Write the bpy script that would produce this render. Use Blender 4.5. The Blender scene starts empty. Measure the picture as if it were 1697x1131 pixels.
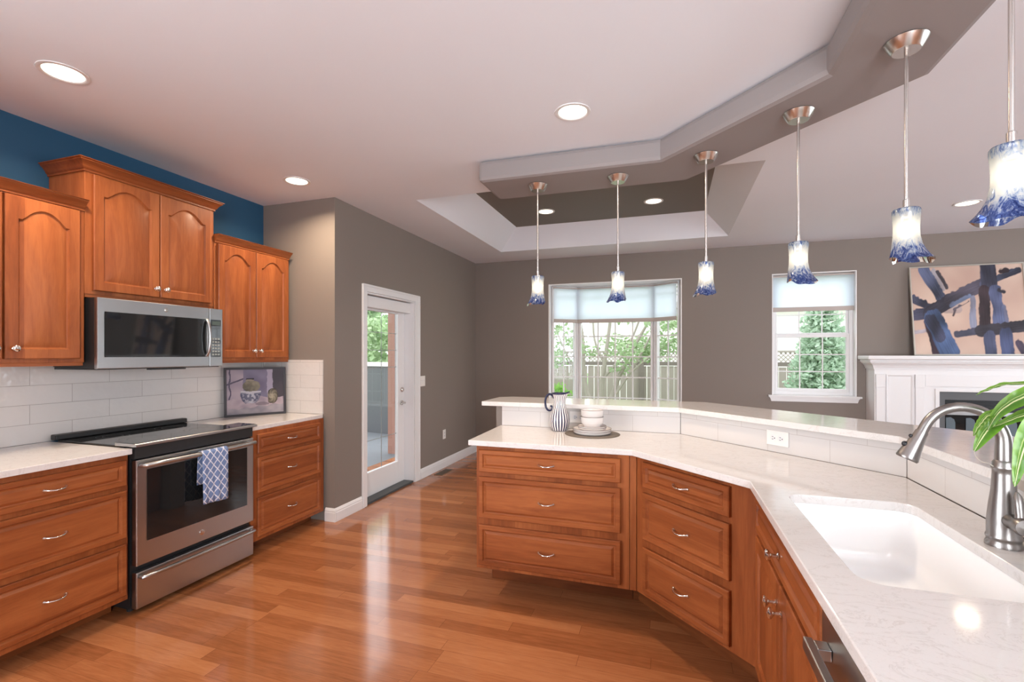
import bpy, bmesh, math, random
from math import sin, cos, pi, radians, sqrt, exp
from mathutils import Vector, Matrix, noise as mnoise

random.seed(7)
SC = bpy.context.scene
COL = SC.collection
H = 2.743                      # ceiling height

# ------------------------------------------------------------------ camera
cd = bpy.data.cameras.new('camera')
cam = bpy.data.objects.new('camera', cd); COL.objects.link(cam)
cam.location = (0, 0, 1.4104)
cam.rotation_euler = (pi/2, 0, radians(18.247))
cd.sensor_fit = 'HORIZONTAL'; cd.sensor_width = 36
cd.lens = 791.7/1697*36
cd.shift_y = (588.5-565.5)/1697
cd.clip_start = 0.02; cd.clip_end = 200
SC.camera = cam

# ------------------------------------------------------------------ world, exposure, large lights
SC.view_settings.view_transform = 'Standard'
SC.view_settings.look = 'None'
SC.view_settings.gamma = 1
SC.view_settings.use_curve_mapping = False
SC.view_settings.exposure = 0.29
w = bpy.data.worlds.new('overcast_sky'); SC.world = w; w.use_nodes = True
wn = w.node_tree; wn.nodes.clear()
wo = wn.nodes.new('ShaderNodeOutputWorld'); wb = wn.nodes.new('ShaderNodeBackground')
wb.inputs[0].default_value = (0.90, 0.96, 1.0, 1); wb.inputs[1].default_value = 3.3
wn.links.new(wb.outputs[0], wo.inputs[0])
SC.cycles.max_bounces = 10; SC.cycles.diffuse_bounces = 5; SC.cycles.glossy_bounces = 5
SC.cycles.transmission_bounces = 6; SC.cycles.transparent_max_bounces = 16
SC.cycles.caustics_reflective = False; SC.cycles.caustics_refractive = False
SC.cycles.sample_clamp_indirect = 6.0

def area(name, loc, rot, sx, sy, power, color, spread=180):
    l = bpy.data.lights.new(name, 'AREA'); l.shape = 'RECTANGLE'; l.size = sx; l.size_y = sy
    l.energy = power; l.color = color; l.spread = radians(spread)
    o = bpy.data.objects.new(name, l); COL.objects.link(o); o.location = loc; o.rotation_euler = rot
    return o
# daylight lamps outside added, unseen windows: behind the camera, living room side, rear left
DAY = (0.90, 0.95, 1.0)
area('added_daylight_back', (1.70, -3.05, 1.4), (radians(90), 0, 0), 2.6, 2.7, 480, (0.92, 0.96, 1.0))
area('added_daylight_side', (6.05, 3.2, 1.5), (0, radians(90), 0), 2.2, 5.2, 110, DAY)
area('added_fill_rear_left', (-3.95, -1.25, 1.5), (0, radians(-90), 0), 2.4, 2.8, 300, (0.94, 0.965, 1.0))  # invented fill from rear left for the peninsula and sink fronts
def portal(name, loc, rot, sx, sy):
    o = area(name, loc, rot, sx, sy, 1, (1, 1, 1)); o.data.cycles.is_portal = True
portal('bay_opening', (-0.72, 6.62, 1.49), (radians(-90), 0, 0), 1.74, 1.78)
portal('narrow_window_opening', (1.606, 6.62, 1.65), (radians(-90), 0, 0), 0.86, 1.45)
portal('door_opening', (-2.86, 4.25, 1.0), (0, radians(-90), 0), 2.0, 0.88)

# ------------------------------------------------------------------ materials
MATS = {}
class NT:
    def __init__(s, name):
        s.m = bpy.data.materials.new(name); s.m.use_nodes = True
        s.t = s.m.node_tree; s.t.nodes.clear()
        s.out = s.t.nodes.new('ShaderNodeOutputMaterial')
        MATS[name] = s.m
    def n(s, typ, **kw):
        nd = s.t.nodes.new(typ)
        for k, v in kw.items(): setattr(nd, k, v)
        return nd
    def l(s, a, b): s.t.links.new(a, b)
    def val(s, sock, v):
        if hasattr(v, 'is_output') or isinstance(v, bpy.types.NodeSocket): s.l(v, sock)
        else: sock.default_value = v
    def math(s, op, a, b=0.0, c=None):
        nd = s.n('ShaderNodeMath', operation=op)
        s.val(nd.inputs[0], a); s.val(nd.inputs[1], b)
        if c is not None: s.val(nd.inputs[2], c)
        return nd.outputs[0]
    def obj(s):
        return s.n('ShaderNodeTexCoord').outputs['Object']
    def sep(s, v):
        nd = s.n('ShaderNodeSeparateXYZ'); s.l(v, nd.inputs[0]); return nd.outputs
    def comb(s, x, y, z):
        nd = s.n('ShaderNodeCombineXYZ')
        for i, q in enumerate((x, y, z)): s.val(nd.inputs[i], q)
        return nd.outputs[0]
    def scale(s, v, sc, loc=(0, 0, 0)):
        nd = s.n('ShaderNodeMapping'); s.l(v, nd.inputs[0])
        nd.inputs['Scale'].default_value = sc; nd.inputs['Location'].default_value = loc
        return nd.outputs[0]
    def noise(s, v, sc=5, det=3, rough=.5, dist=0):
        nd = s.n('ShaderNodeTexNoise'); s.l(v, nd.inputs['Vector'])
        nd.inputs['Scale'].default_value = sc; nd.inputs['Detail'].default_value = det
        nd.inputs['Roughness'].default_value = rough; nd.inputs['Distortion'].default_value = dist
        return nd.outputs[0]
    def white(s, v):
        nd = s.n('ShaderNodeTexWhiteNoise', noise_dimensions='3D'); s.l(v, nd.inputs['Vector']); return nd.outputs[0]
    def ramp(s, f, stops, interp='LINEAR'):
        nd = s.n('ShaderNodeValToRGB'); s.l(f, nd.inputs[0]); r = nd.color_ramp; r.interpolation = interp
        while len(r.elements) < len(stops): r.elements.new(0.5)
        for e, (p, c) in zip(r.elements, stops):
            e.position = p; e.color = (c[0], c[1], c[2], 1) if not isinstance(c, (int, float)) else (c, c, c, 1)
        return nd.outputs[0]
    def mix(s, f, a, b, mode='MIX'):
        nd = s.n('ShaderNodeMix', data_type='RGBA', blend_type=mode)
        s.val(nd.inputs[0], f)
        for sk, q in ((nd.inputs[6], a), (nd.inputs[7], b)):
            if isinstance(q, tuple): sk.default_value = (q[0], q[1], q[2], 1)
            else: s.l(q, sk)
        return nd.outputs[2]
    def pbr(s, color, rough=.5, metal=0, spec=.5, bump=None, bstr=.1, bdist=.01, coat=0, **kw):
        p = s.n('ShaderNodeBsdfPrincipled')
        if isinstance(color, tuple): p.inputs['Base Color'].default_value = (*color, 1)
        else: s.l(color, p.inputs['Base Color'])
        s.val(p.inputs['Roughness'], rough); p.inputs['Metallic'].default_value = metal
        p.inputs['Specular IOR Level'].default_value = spec
        p.inputs['Coat Weight'].default_value = coat; p.inputs['Coat Roughness'].default_value = .08
        for k, v in kw.items(): p.inputs[k].default_value = v
        if bump is not None:
            b = s.n('ShaderNodeBump'); b.inputs['Strength'].default_value = bstr; b.inputs['Distance'].default_value = bdist
            s.l(bump, b.inputs['Height']); s.l(b.outputs[0], p.inputs['Normal'])
        s.l(p.outputs[0], s.out.inputs[0])
        return p

def plain(name, color, rough=.5, metal=0, spec=.5, **kw):
    t = NT(name); t.pbr(color, rough, metal, spec, **kw); return t.m

def paint(name, color, amount=.25):
    t = NT(name); v = t.obj()
    n = t.noise(v, 260, 3, .6)
    c = t.mix(t.noise(v, 1.2, 2), tuple(q*.97 for q in color), tuple(min(1, q*1.03) for q in color))
    t.pbr(c, .62, 0, .3, bump=n, bstr=amount, bdist=.002); return t.m

paint('wall_taupe', (.222, .186, .163))
paint('wall_blue', (.020, .078, .150))
paint('ceiling_white', (.765, .785, .845), .15)
paint('trim_white', (.80, .79, .79), .03)
plain('trim_gloss', (.74, .73, .735), .35)

def wood(name, axis, tint=1.0):
    t = NT(name); v = t.obj()
    rnd = t.n('ShaderNodeObjectInfo').outputs['Random']
    off = t.n('ShaderNodeVectorMath', operation='ADD'); t.l(v, off.inputs[0])
    t.l(t.comb(t.math('MULTIPLY', rnd, 13.7), t.math('MULTIPLY', rnd, 7.3), t.math('MULTIPLY', rnd, 21.1)), off.inputs[1])
    v2 = off.outputs[0]
    sc = {'x': (1.1, 9, 9), 'y': (9, 1.1, 9), 'z': (9, 9, 1.1)}[axis]
    g = t.noise(t.scale(v2, sc), 2.2, 5, .6, .9)
    f = t.noise(t.scale(v2, tuple(q*7 for q in sc)), 2.0, 2, .5)
    s = t.sep(v2)
    cross = {'x': s[2], 'y': s[2], 'z': s[0]}[axis]
    board = t.white(t.comb(t.math('FLOOR', t.math('MULTIPLY', cross, 1/.095)), 3.0, 1.0))
    val = t.math('ADD', t.math('MULTIPLY', g, .75), t.math('ADD', t.math('MULTIPLY', f, .18), t.math('MULTIPLY', board, .26)))
    val = t.math('ADD', val, t.math('MULTIPLY', rnd, .08))
    k = tint
    c = t.ramp(val, [(.30, (.150*k, .035*k, .009*k)), (.56, (.245*k, .065*k, .018*k)), (.86, (.365*k, .112*k, .034*k))])
    t.pbr(c, .40, 0, .32, bump=f, bstr=.04, bdist=.002); return t.m
wood('cherry_vertical', 'z'); wood('cherry_across', 'x'); wood('cherry_depth', 'y')
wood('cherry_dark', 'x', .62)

def floor_mat():
    t = NT('oak_floor'); v = t.obj(); s = t.sep(v)
    W, L = .0825, 1.05
    yr = t.math('MULTIPLY', s[1], 1/W); row = t.math('FLOOR', yr); fy = t.math('FRACT', yr)
    ro = t.white(t.comb(row, 1.3, 5.1))
    xr = t.math('MULTIPLY', t.math('ADD', s[0], t.math('MULTIPLY', ro, 7.0)), 1/L)
    xr = t.math('ADD', xr, t.math('MULTIPLY', t.white(t.comb(row, 9.0, 2.0)), .8))
    idx = t.math('FLOOR', xr); fx = t.math('FRACT', xr)
    tone = t.white(t.comb(row, idx, 4.0))
    shift = t.comb(t.math('MULTIPLY', tone, 31.0), t.math('MULTIPLY', row, 1.7), t.math('MULTIPLY', tone, 11.0))
    add = t.n('ShaderNodeVectorMath', operation='ADD'); t.l(v, add.inputs[0]); t.l(shift, add.inputs[1])
    g = t.noise(t.scale(add.outputs[0], (1.3, 16, 1)), 2.4, 5, .62, 1.4)
    f = t.noise(t.scale(add.outputs[0], (7, 120, 1)), 2.0, 2, .5)
    val = t.math('ADD', t.math('MULTIPLY', tone, .36), t.math('ADD', t.math('MULTIPLY', g, .48), t.math('MULTIPLY', f, .30)))
    c = t.ramp(val, [(.22, (.205, .066, .024)), (.55, (.345, .124, .047)), (.92, (.490, .203, .086))])
    e1 = t.math('LESS_THAN', fy, .018); e2 = t.math('LESS_THAN', fx, .0022)
    e = t.math('MAXIMUM', e1, e2)
    c = t.mix(t.math('MULTIPLY', e, .55), c, (.10, .032, .013))
    r = t.math('ADD', t.math('MULTIPLY', g, .10), .08)
    t.pbr(c, r, 0, .5, bump=t.math('SUBTRACT', t.math('MULTIPLY', t.noise(v, 3.0, 2), 1.0), t.math('MULTIPLY', e, .2)), bstr=.06, bdist=.01, coat=.15)
    return t.m
floor_mat()

def quartz():
    t = NT('quartz'); v = t.obj()
    n = t.noise(t.scale(v, (2.2, 3.6, 3)), 2.6, 6, .66, 1.6)
    vein = t.math('ABSOLUTE', t.math('SUBTRACT', n, .5))
    c = t.ramp(vein, [(0, (.62, .585, .565)), (.016, (.705, .675, .66)), (.3, (.715, .69, .675))])
    sp = t.noise(v, 210, 2, .5)
    c = t.mix(t.math('MULTIPLY', t.math('GREATER_THAN', sp, .62), .12), c, (.55, .50, .46))
    t.pbr(c, .085, 0, .5); return t.m
quartz()

def tile(name, axis, tw, th, z0, off0, color, wav=.5, mort=(.52, .47, .44)):
    """axis: which local axis runs along the wall"""
    t = NT(name); s = t.sep(t.obj())
    a = s[0] if axis == 'x' else s[1]
    zr = t.math('MULTIPLY', t.math('SUBTRACT', s[2], z0), 1/th); row = t.math('FLOOR', zr); fz = t.math('FRACT', zr)
    odd = t.math('MODULO', t.math('ABSOLUTE', row), 2.0)
    ar = t.math('ADD', t.math('MULTIPLY', t.math('ADD', a, off0), 1/tw), t.math('MULTIPLY', odd, .5))
    fa = t.math('FRACT', ar); idx = t.math('FLOOR', ar)
    g = .0022
    e = t.math('MAXIMUM', t.math('LESS_THAN', fz, g/th), t.math('LESS_THAN', fa, g/tw))
    tone = t.white(t.comb(row, idx, 2.0))
    c = t.mix(tone, tuple(q*.96 for q in color), color)
    c = t.mix(e, c, mort)
    v = t.obj()
    n = t.math('SUBTRACT', t.noise(t.scale(v, (1, 1, 1)), 14, 2, .5), t.math('MULTIPLY', e, .4))
    t.pbr(c, .12, 0, .5, bump=n, bstr=wav, bdist=.006); return t.m
tile('tile_left', 'y', .405, .110, .905, .11, (.62, .59, .575), .7, (.34, .31, .29))
tile('tile_return', 'x', .405, .110, .905, .2, (.64, .595, .57), .5, (.36, .32, .30))
tile('tile_bar', 'x', .305, .102, .920, .03, (.62, .59, .575), .12, (.46, .42, .40))

def brushed(name, color, rough=.28, axis='x'):
    t = NT(name); v = t.obj()
    n = t.noise(v, 3.0, 2, .5)
    t.pbr(t.mix(n, tuple(q*.93 for q in color), tuple(q*1.05 for q in color)), rough, 1.0, .5); return t.m
brushed('stainless', (.50, .51, .525), .29)
brushed('nickel', (.62, .58, .55), .26, 'z')
brushed('faucet_nickel', (.31, .29, .28), .33, 'z')
plain('chrome', (.82, .80, .78), .13, 1.0)
plain('black_glass', (.010, .011, .012), .04, 0, .6)
plain('black_plastic', (.018, .018, .019), .4)
plain('black_metal', (.025, .025, .027), .35, .4)
plain('control_green', (.055, .075, .062), .15)
plain('key_grey', (.30, .32, .31), .4)
plain('sink_white', (.95, .95, .95), .12)
plain('outlet_white', (.78, .75, .72), .3)
plain('slot_dark', (.03, .028, .026), .5)
plain('pottery_white', (.70, .66, .64), .18)
plain('pottery_rim', (.20, .15, .13), .3)
plain('navy_glaze', (.012, .014, .05), .12)
plain('placemat', (.135, .110, .088), .7)
plain('threshold', (.055, .062, .065), .45)
plain('vent_brown', (.30, .17, .09), .4, .5)
plain('fire_grey', (.10, .10, .105), .45, .3)
plain('mesh_blue', (.09, .12, .14), .5)
plain('frame_black', (.028, .024, .03), .35)
plain('frame_silver', (.55, .52, .46), .3, .6)
plain('pot_glaze', (.35, .33, .31), .3)
plain('soil', (.05, .035, .025), .9)
plain('bark', (.40, .35, .30), .9)
plain('fence_wood', (.34, .285, .25), .85)
plain('fence_dark', (.19, .155, .135), .85)
plain('house_wall', (.78, .72, .68), .8)
plain('house_roof', (.42, .38, .36), .9)
plain('lawn_green', (.15, .26, .08), .9)
plain('patio_concrete', (.15, .155, .165), .8)
plain('gravel_grey', (.50, .48, .46), .9)
plain('brick_red', (.32, .16, .12), .85)
plain('tray_grey', (.185, .170, .155), .62, 0, .3)
paint('beam_grey', (.270, .238, .236))

def leafmat(name, a, b, trans=.35):
    t = NT(name)
    rnd = t.white(t.comb(*t.sep(t.scale(t.n('ShaderNodeNewGeometry').outputs['Position'], (9, 9, 9)))))
    n = t.noise(t.n('ShaderNodeNewGeometry').outputs['Position'], 3.5, 2)
    c = t.mix(n, a, b)
    d = t.n('ShaderNodeBsdfDiffuse'); tr = t.n('ShaderNodeBsdfTranslucent'); mx = t.n('ShaderNodeMixShader')
    t.l(c, d.inputs[0]); t.l(c, tr.inputs[0]); mx.inputs[0].default_value = trans
    t.l(d.outputs[0], mx.inputs[1]); t.l(tr.outputs[0], mx.inputs[2]); t.l(mx.outputs[0], t.out.inputs[0])
leafmat('maple_leaf', (.30, .42, .22), (.46, .56, .34), .35)
leafmat('conifer_leaf', (.40, .54, .40), (.58, .68, .54))
leafmat('bush_leaf', (.22, .48, .08), (.40, .60, .20))
leafmat('tall_tree_leaf', (.30, .44, .22), (.54, .64, .40))

def glass(name, tint=(.98, .985, .99), refl=1.0):
    t = NT(name)
    tr = t.n('ShaderNodeBsdfTransparent'); tr.inputs[0].default_value = (*tint, 1)
    gl = t.n('ShaderNodeBsdfGlossy'); gl.inputs['Roughness'].default_value = .01
    fr = t.n('ShaderNodeFresnel'); fr.inputs[0].default_value = 1.45
    bk = t.n('ShaderNodeNewGeometry').outputs['Backfacing']
    mx = t.n('ShaderNodeMixShader'); t.l(t.math('MULTIPLY', t.math('MULTIPLY', fr.outputs[0], refl), t.math('SUBTRACT', 1.0, bk)), mx.inputs[0])
    t.l(tr.outputs[0], mx.inputs[1]); t.l(gl.outputs[0], mx.inputs[2]); t.l(mx.outputs[0], t.out.inputs[0])
glass('window_glass')

def shade_fabric():
    t = NT('shade_fabric'); v = t.obj()
    wv = t.noise(t.scale(v, (30, 30, 300)), 3, 2)
    c = t.mix(wv, (.86, .90, .95), (.91, .945, .99))
    d = t.n('ShaderNodeBsdfDiffuse'); tr = t.n('ShaderNodeBsdfTranslucent'); mx = t.n('ShaderNodeMixShader')
    t.l(c, d.inputs[0]); t.l(c, tr.inputs[0]); mx.inputs[0].default_value = .80
    t.l(d.outputs[0], mx.inputs[1]); t.l(tr.outputs[0], mx.inputs[2]); t.l(mx.outputs[0], t.out.inputs[0])
shade_fabric()
plain('shade_bar', (.46, .40, .37), .6)

def emis(name, color, strength):
    t = NT(name); e = t.n('ShaderNodeEmission'); e.inputs[0].default_value = (*color, 1); e.inputs[1].default_value = strength
    t.l(e.outputs[0], t.out.inputs[0])
emis('lamp_glow', (1.0, .88, .70), 3.2)
emis('bulb_glow', (1.0, .90, .74), 6.0)

def art_glass():
    """hand blown glass: clear-white body with blue streaks gathering at the rim and the top"""
    t = NT('art_glass'); v = t.obj(); s = t.sep(v)
    rnd = t.n('ShaderNodeObjectInfo').outputs['Random']
    off = t.n('ShaderNodeVectorMath', operation='ADD'); t.l(v, off.inputs[0]); t.l(t.comb(rnd, t.math('MULTIPLY', rnd, 5.0), 0.0), off.inputs[1])
    n = t.noise(t.scale(off.outputs[0], (34, 34, 13)), 1.6, 6, .72, 1.6)
    h = t.math('MULTIPLY', t.math('ADD', s[2], .098), 1/.196)      # 0 rim .. 1 top
    band = t.ramp(h, [(0, .86), (.20, .66), (.44, .20), (.72, .12), (.88, .50), (1, .66)])
    f = t.math('ADD', t.math('MULTIPLY', n, 2.0), t.math('SUBTRACT', band, 1.32))
    c = t.ramp(f, [(.02, (.93, .94, .90)), (.22, (.62, .72, .88)), (.42, (.10, .17, .46)), (.75, (.018, .032, .16))])
    d = t.n('ShaderNodeBsdfTranslucent'); t.l(c, d.inputs[0])
    df = t.n('ShaderNodeBsdfDiffuse'); t.l(c, df.inputs[0])
    tr = t.n('ShaderNodeBsdfTransparent'); t.l(c, tr.inputs[0])
    gl = t.n('ShaderNodeBsdfGlossy'); gl.inputs['Roughness'].default_value = .06
    m0 = t.n('ShaderNodeMixShader'); m0.inputs[0].default_value = .35; t.l(d.outputs[0], m0.inputs[1]); t.l(df.outputs[0], m0.inputs[2])
    m1 = t.n('ShaderNodeMixShader'); m1.inputs[0].default_value = .38; t.l(m0.outputs[0], m1.inputs[1]); t.l(tr.outputs[0], m1.inputs[2])
    fr = t.n('ShaderNodeFresnel'); fr.inputs[0].default_value = 1.5
    m2 = t.n('ShaderNodeMixShader'); t.l(fr.outputs[0], m2.inputs[0]); t.l(m1.outputs[0], m2.inputs[1]); t.l(gl.outputs[0], m2.inputs[2])
    t.l(m2.outputs[0], t.out.inputs[0])
art_glass()

def attr_mat(name, rough=.6):
    t = NT(name); a = t.n('ShaderNodeAttribute'); a.attribute_name = 'Col'
    t.pbr(a.outputs['Color'], rough, 0, .3)
attr_mat('canvas_paint'); attr_mat('print_paint', .35)

def jug_mat():
    t = NT('jug_stripes'); s = t.sep(t.obj())
    ang = t.math('ARCTAN2', s[1], s[0])
    st = t.math('SINE', t.math('ADD', t.math('MULTIPLY', ang, 21.0), t.math('MULTIPLY', s[2], 2.0)))
    wz = t.ramp(t.math('MULTIPLY', s[2], 4.0), [(0, .42), (.45, .50), (.72, .80), (.95, .92)])
    f = t.math('GREATER_THAN', st, t.math('SUBTRACT', t.math('MULTIPLY', wz, 1.4), .65))
    c = t.mix(f, (.80, .74, .71), (.035, .032, .075))
    t.pbr(c, .12, 0, .5)
jug_mat()

def towel_mat():
    t = NT('towel_lattice'); s = t.sep(t.obj())
    y, z = s[0], s[2]
    k = 1/.047
    a = t.math('FRACT', t.math('MULTIPLY', t.math('ADD', y, t.math('MULTIPLY', z, .8)), k))
    b = t.math('FRACT', t.math('MULTIPLY', t.math('SUBTRACT', y, t.math('MULTIPLY', z, .8)), k))
    f = t.math('MAXIMUM', t.math('LESS_THAN', a, .16), t.math('LESS_THAN', b, .16))
    c = t.mix(f, (.16, .225, .40), (.66, .68, .76))
    n = t.noise(t.obj(), 500, 2)
    t.pbr(c, .9, 0, .1, bump=n, bstr=.3, bdist=.002)
towel_mat()

def dracaena():
    t = NT('striped_leaf'); uv = t.n('ShaderNodeUVMap'); s = t.sep(uv.outputs[0])
    u = t.math('ADD', s[0], t.math('MULTIPLY', t.math('SUBTRACT', t.noise(t.scale(uv.outputs[0], (1, 6, 1)), 3, 2), .5), .05))
    c = t.ramp(u, [(0, (.16, .34, .03)), (.14, (.11, .27, .025)), (.36, (.075, .20, .02)), (.45, (.10, .23, .03)), (.475, (.78, .80, .42)), (.52, (.80, .82, .48)), (.55, (.08, .20, .025)), (.62, (.09, .23, .025)), (.655, (.50, .60, .24)), (.69, (.09, .23, .025)), (1, (.19, .37, .04))])
    d = t.n('ShaderNodeBsdfPrincipled'); t.l(c, d.inputs['Base Color']); d.inputs['Roughness'].default_value = .32
    tr = t.n('ShaderNodeBsdfTranslucent'); t.l(c, tr.inputs[0]); mx = t.n('ShaderNodeMixShader'); mx.inputs[0].default_value = .3
    t.l(d.outputs[0], mx.inputs[1]); t.l(tr.outputs[0], mx.inputs[2]); t.l(mx.outputs[0], t.out.inputs[0])
dracaena()

# ------------------------------------------------------------------ mesh helpers
class MB:
    def __init__(s): s.v = []; s.f = []; s.mi = []; s.uv = {}
    def face(s, pts, mi=0):
        b = len(s.v); s.v += [tuple(p) for p in pts]; s.f.append(tuple(range(b, b+len(pts)))); s.mi.append(mi)
    def add(s, verts, faces, mi=0):
        b = len(s.v); s.v += [tuple(p) for p in verts]
        for f in faces: s.f.append(tuple(b+i for i in f)); s.mi.append(mi)
    def box(s, x0, x1, y0, y1, z0, z1, mi=0):
        x0, x1 = min(x0, x1), max(x0, x1); y0, y1 = min(y0, y1), max(y0, y1); z0, z1 = min(z0, z1), max(z0, z1)
        v = [(x0,y0,z0),(x1,y0,z0),(x1,y1,z0),(x0,y1,z0),(x0,y0,z1),(x1,y0,z1),(x1,y1,z1),(x0,y1,z1)]
        s.add(v, [(0,3,2,1),(4,5,6,7),(0,1,5,4),(1,2,6,5),(2,3,7,6),(3,0,4,7)], mi); return s
    def prism(s, poly, z0, z1, mi=0):
        n = len(poly); a = sum(poly[i][0]*poly[(i+1)%n][1]-poly[(i+1)%n][0]*poly[i][1] for i in range(n))
        if a < 0: poly = poly[::-1]
        v = [(p[0], p[1], z0) for p in poly]+[(p[0], p[1], z1) for p in poly]
        f = [tuple(range(n-1, -1, -1)), tuple(range(n, 2*n))]+[(i, (i+1)%n, n+(i+1)%n, n+i) for i in range(n)]
        s.add(v, f, mi); return s
    def loft(s, rings, cap0=False, cap1=False, closed=True, mi=0):
        n = len(rings[0]); v = [p for r in rings for p in r]; f = []
        for k in range(len(rings)-1):
            for i in range(n if closed else n-1):
                j = (i+1) % n
                f.append((k*n+i, k*n+j, (k+1)*n+j, (k+1)*n+i))
        if cap0: f.append(tuple(range(n-1, -1, -1)))
        if cap1: f.append(tuple((len(rings)-1)*n+i for i in range(n)))
        s.add(v, f, mi); return s
    def lathe(s, prof, c=(0, 0, 0), seg=32, axis='z', cap0=False, cap1=False, mi=0):
        rings = []
        for r, h in prof:
            ring = []
            for i in range(seg):
                a = 2*pi*i/seg; p = (r*cos(a), r*sin(a), h)
                if axis == 'x': p = (h, p[0], p[1])
                elif axis == 'y': p = (p[1], h, p[0])
                elif axis == '-y': p = (p[0], -h, p[1])
                elif axis == '-x': p = (-h, p[1], p[0])
                ring.append((c[0]+p[0], c[1]+p[1], c[2]+p[2]))
            rings.append(ring)
        return s.loft(rings, cap0, cap1, True, mi)
    def tube(s, pts, r, seg=10, cap=True, mi=0):
        pts = [Vector(p) for p in pts]; n = len(pts)
        rs = r if isinstance(r, (list, tuple)) else [r]*n
        T = [(pts[min(i+1, n-1)]-pts[max(i-1, 0)]).normalized() for i in range(n)]
        up = Vector((0, 0, 1)) if abs(T[0].z) < .9 else Vector((0, 1, 0))
        N = (up-T[0]*up.dot(T[0])).normalized(); rings = []
        for i in range(n):
            N = (N-T[i]*N.dot(T[i])).normalized(); B = T[i].cross(N)
            rings.append([tuple(pts[i]+(N*cos(2*pi*k/seg)+B*sin(2*pi*k/seg))*rs[i]) for k in range(seg)])
        return s.loft(rings, cap, cap, True, mi)
    def sphere(s, c, r, seg=16, ring=10, sz=1.0, mi=0):
        prof = [(max(1e-4, r*sin(pi*i/ring)), -r*sz*cos(pi*i/ring)) for i in range(ring+1)]
        return s.lathe(prof, c, seg, mi=mi)
    def holed(s, outer, holes, z0, z1, mi=0, sides=True, top=True, bottom=True):
        bm = bmesh.new()
        for loop in [outer]+holes:
            vs = [bm.verts.new((p[0], p[1], 0)) for p in loop]
            for i in range(len(vs)): bm.edges.new((vs[i], vs[(i+1) % len(vs)]))
        bmesh.ops.triangle_fill(bm, use_beauty=True, use_dissolve=False, edges=bm.edges[:])
        bm.verts.index_update()
        V = [tuple(v.co) for v in bm.verts]; F = []
        for f in bm.faces:
            ids = [v.index for v in f.verts]
            if f.normal.z < 0: ids.reverse()
            F.append(ids)
        bm.free()
        if top: s.add([(p[0], p[1], z1) for p in V], F, mi)
        if bottom: s.add([(p[0], p[1], z0) for p in V], [f[::-1] for f in F], mi)
        if sides:
            for loop in [outer]+holes:
                n = len(loop)
                s.add([(p[0], p[1], z0) for p in loop]+[(p[0], p[1], z1) for p in loop],
                      [(i, (i+1) % n, n+(i+1) % n, n+i) for i in range(n)], mi)
        return s
    def build(s, name, mat, parent=None, smooth=None, bevel=0, weld=True, loc=None, rotz=0):
        me = bpy.data.meshes.new(name); me.from_pydata(s.v, [], s.f)
        for m in (mat if isinstance(mat, (list, tuple)) else [mat]): me.materials.append(MATS[m])
        if any(s.mi):
            me.polygons.foreach_set('material_index', s.mi)
        if weld:
            bm = bmesh.new(); bm.from_mesh(me)
            bmesh.ops.remove_doubles(bm, verts=bm.verts, dist=1e-5)
            bmesh.ops.recalc_face_normals(bm, faces=bm.faces)
            bm.to_mesh(me); bm.free()
        if smooth is not None:
            me.shade_smooth(); me.set_sharp_from_angle(angle=radians(smooth))
        o = bpy.data.objects.new(name, me); COL.objects.link(o)
        if parent is not None: o.parent = parent
        if loc is not None: o.location = loc
        if rotz: o.rotation_euler.z = rotz
        if bevel:
            b = o.modifiers.new('edge', 'BEVEL'); b.width = bevel; b.segments = 2; b.limit_method = 'ANGLE'; b.angle_limit = radians(50)
        return o

def tag(o, label, cat, group=None, kind=None):
    o['label'] = label; o['category'] = cat
    if group: o['group'] = group
    if kind: o['kind'] = kind
    return o
def thing(name, label, cat, loc=(0, 0, 0), rotz=0, group=None):
    o = bpy.data.objects.new(name, None); COL.objects.link(o); o.empty_display_size = .1
    o.location = loc; o.rotation_euler = (0, 0, rotz)
    return tag(o, label, cat, group)
def struct(o): o['kind'] = 'structure'; return o
def sroot(name, loc=(0, 0, 0), rotz=0):
    o = bpy.data.objects.new(name, None); COL.objects.link(o); o.location = loc; o.rotation_euler.z = rotz; o['kind'] = 'structure'; return o
def copy_tree(o, parent=None):
    c = o.copy(); COL.objects.link(c)
    if parent is not None: c.parent = parent
    for ch in list(o.children): copy_tree(ch, c)
    return c

# ------------------------------------------------------------------ room shell
XL, XD, YJ, YF, XR, YB = -3.45, -2.685, 3.3625, 6.445, 5.6, -2.6
# floor
struct(MB().box(-3.6, XR+.15, YB-.15, YF+.16, -.10, 0).build('floor', 'oak_floor'))
# ceiling with the tray: flat field, four sloped sides, painted grey panel above
m = MB()
tl = [(-2.07, 3.645), (.625, 3.645), (.625, 5.832), (-2.07, 5.832)]
tu = [(-1.80, 3.915), (.365, 3.915), (.365, 5.635), (-1.80, 5.635)]
m.holed([(-3.65, YB-.15), (XR+.15, YB-.15), (XR+.15, YF+.15), (-3.65, YF+.15)], [tl], H, H, sides=False, bottom=False)
for i in range(4):
    j = (i+1) % 4
    m.face([(*tl[i], H), (*tl[j], H), (*tu[j], H+.25), (*tu[i], H+.25)])
m.face([(*p, H+.25) for p in tu], 1)
struct(m.build('ceiling', ['ceiling_white', 'tray_grey']))

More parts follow.
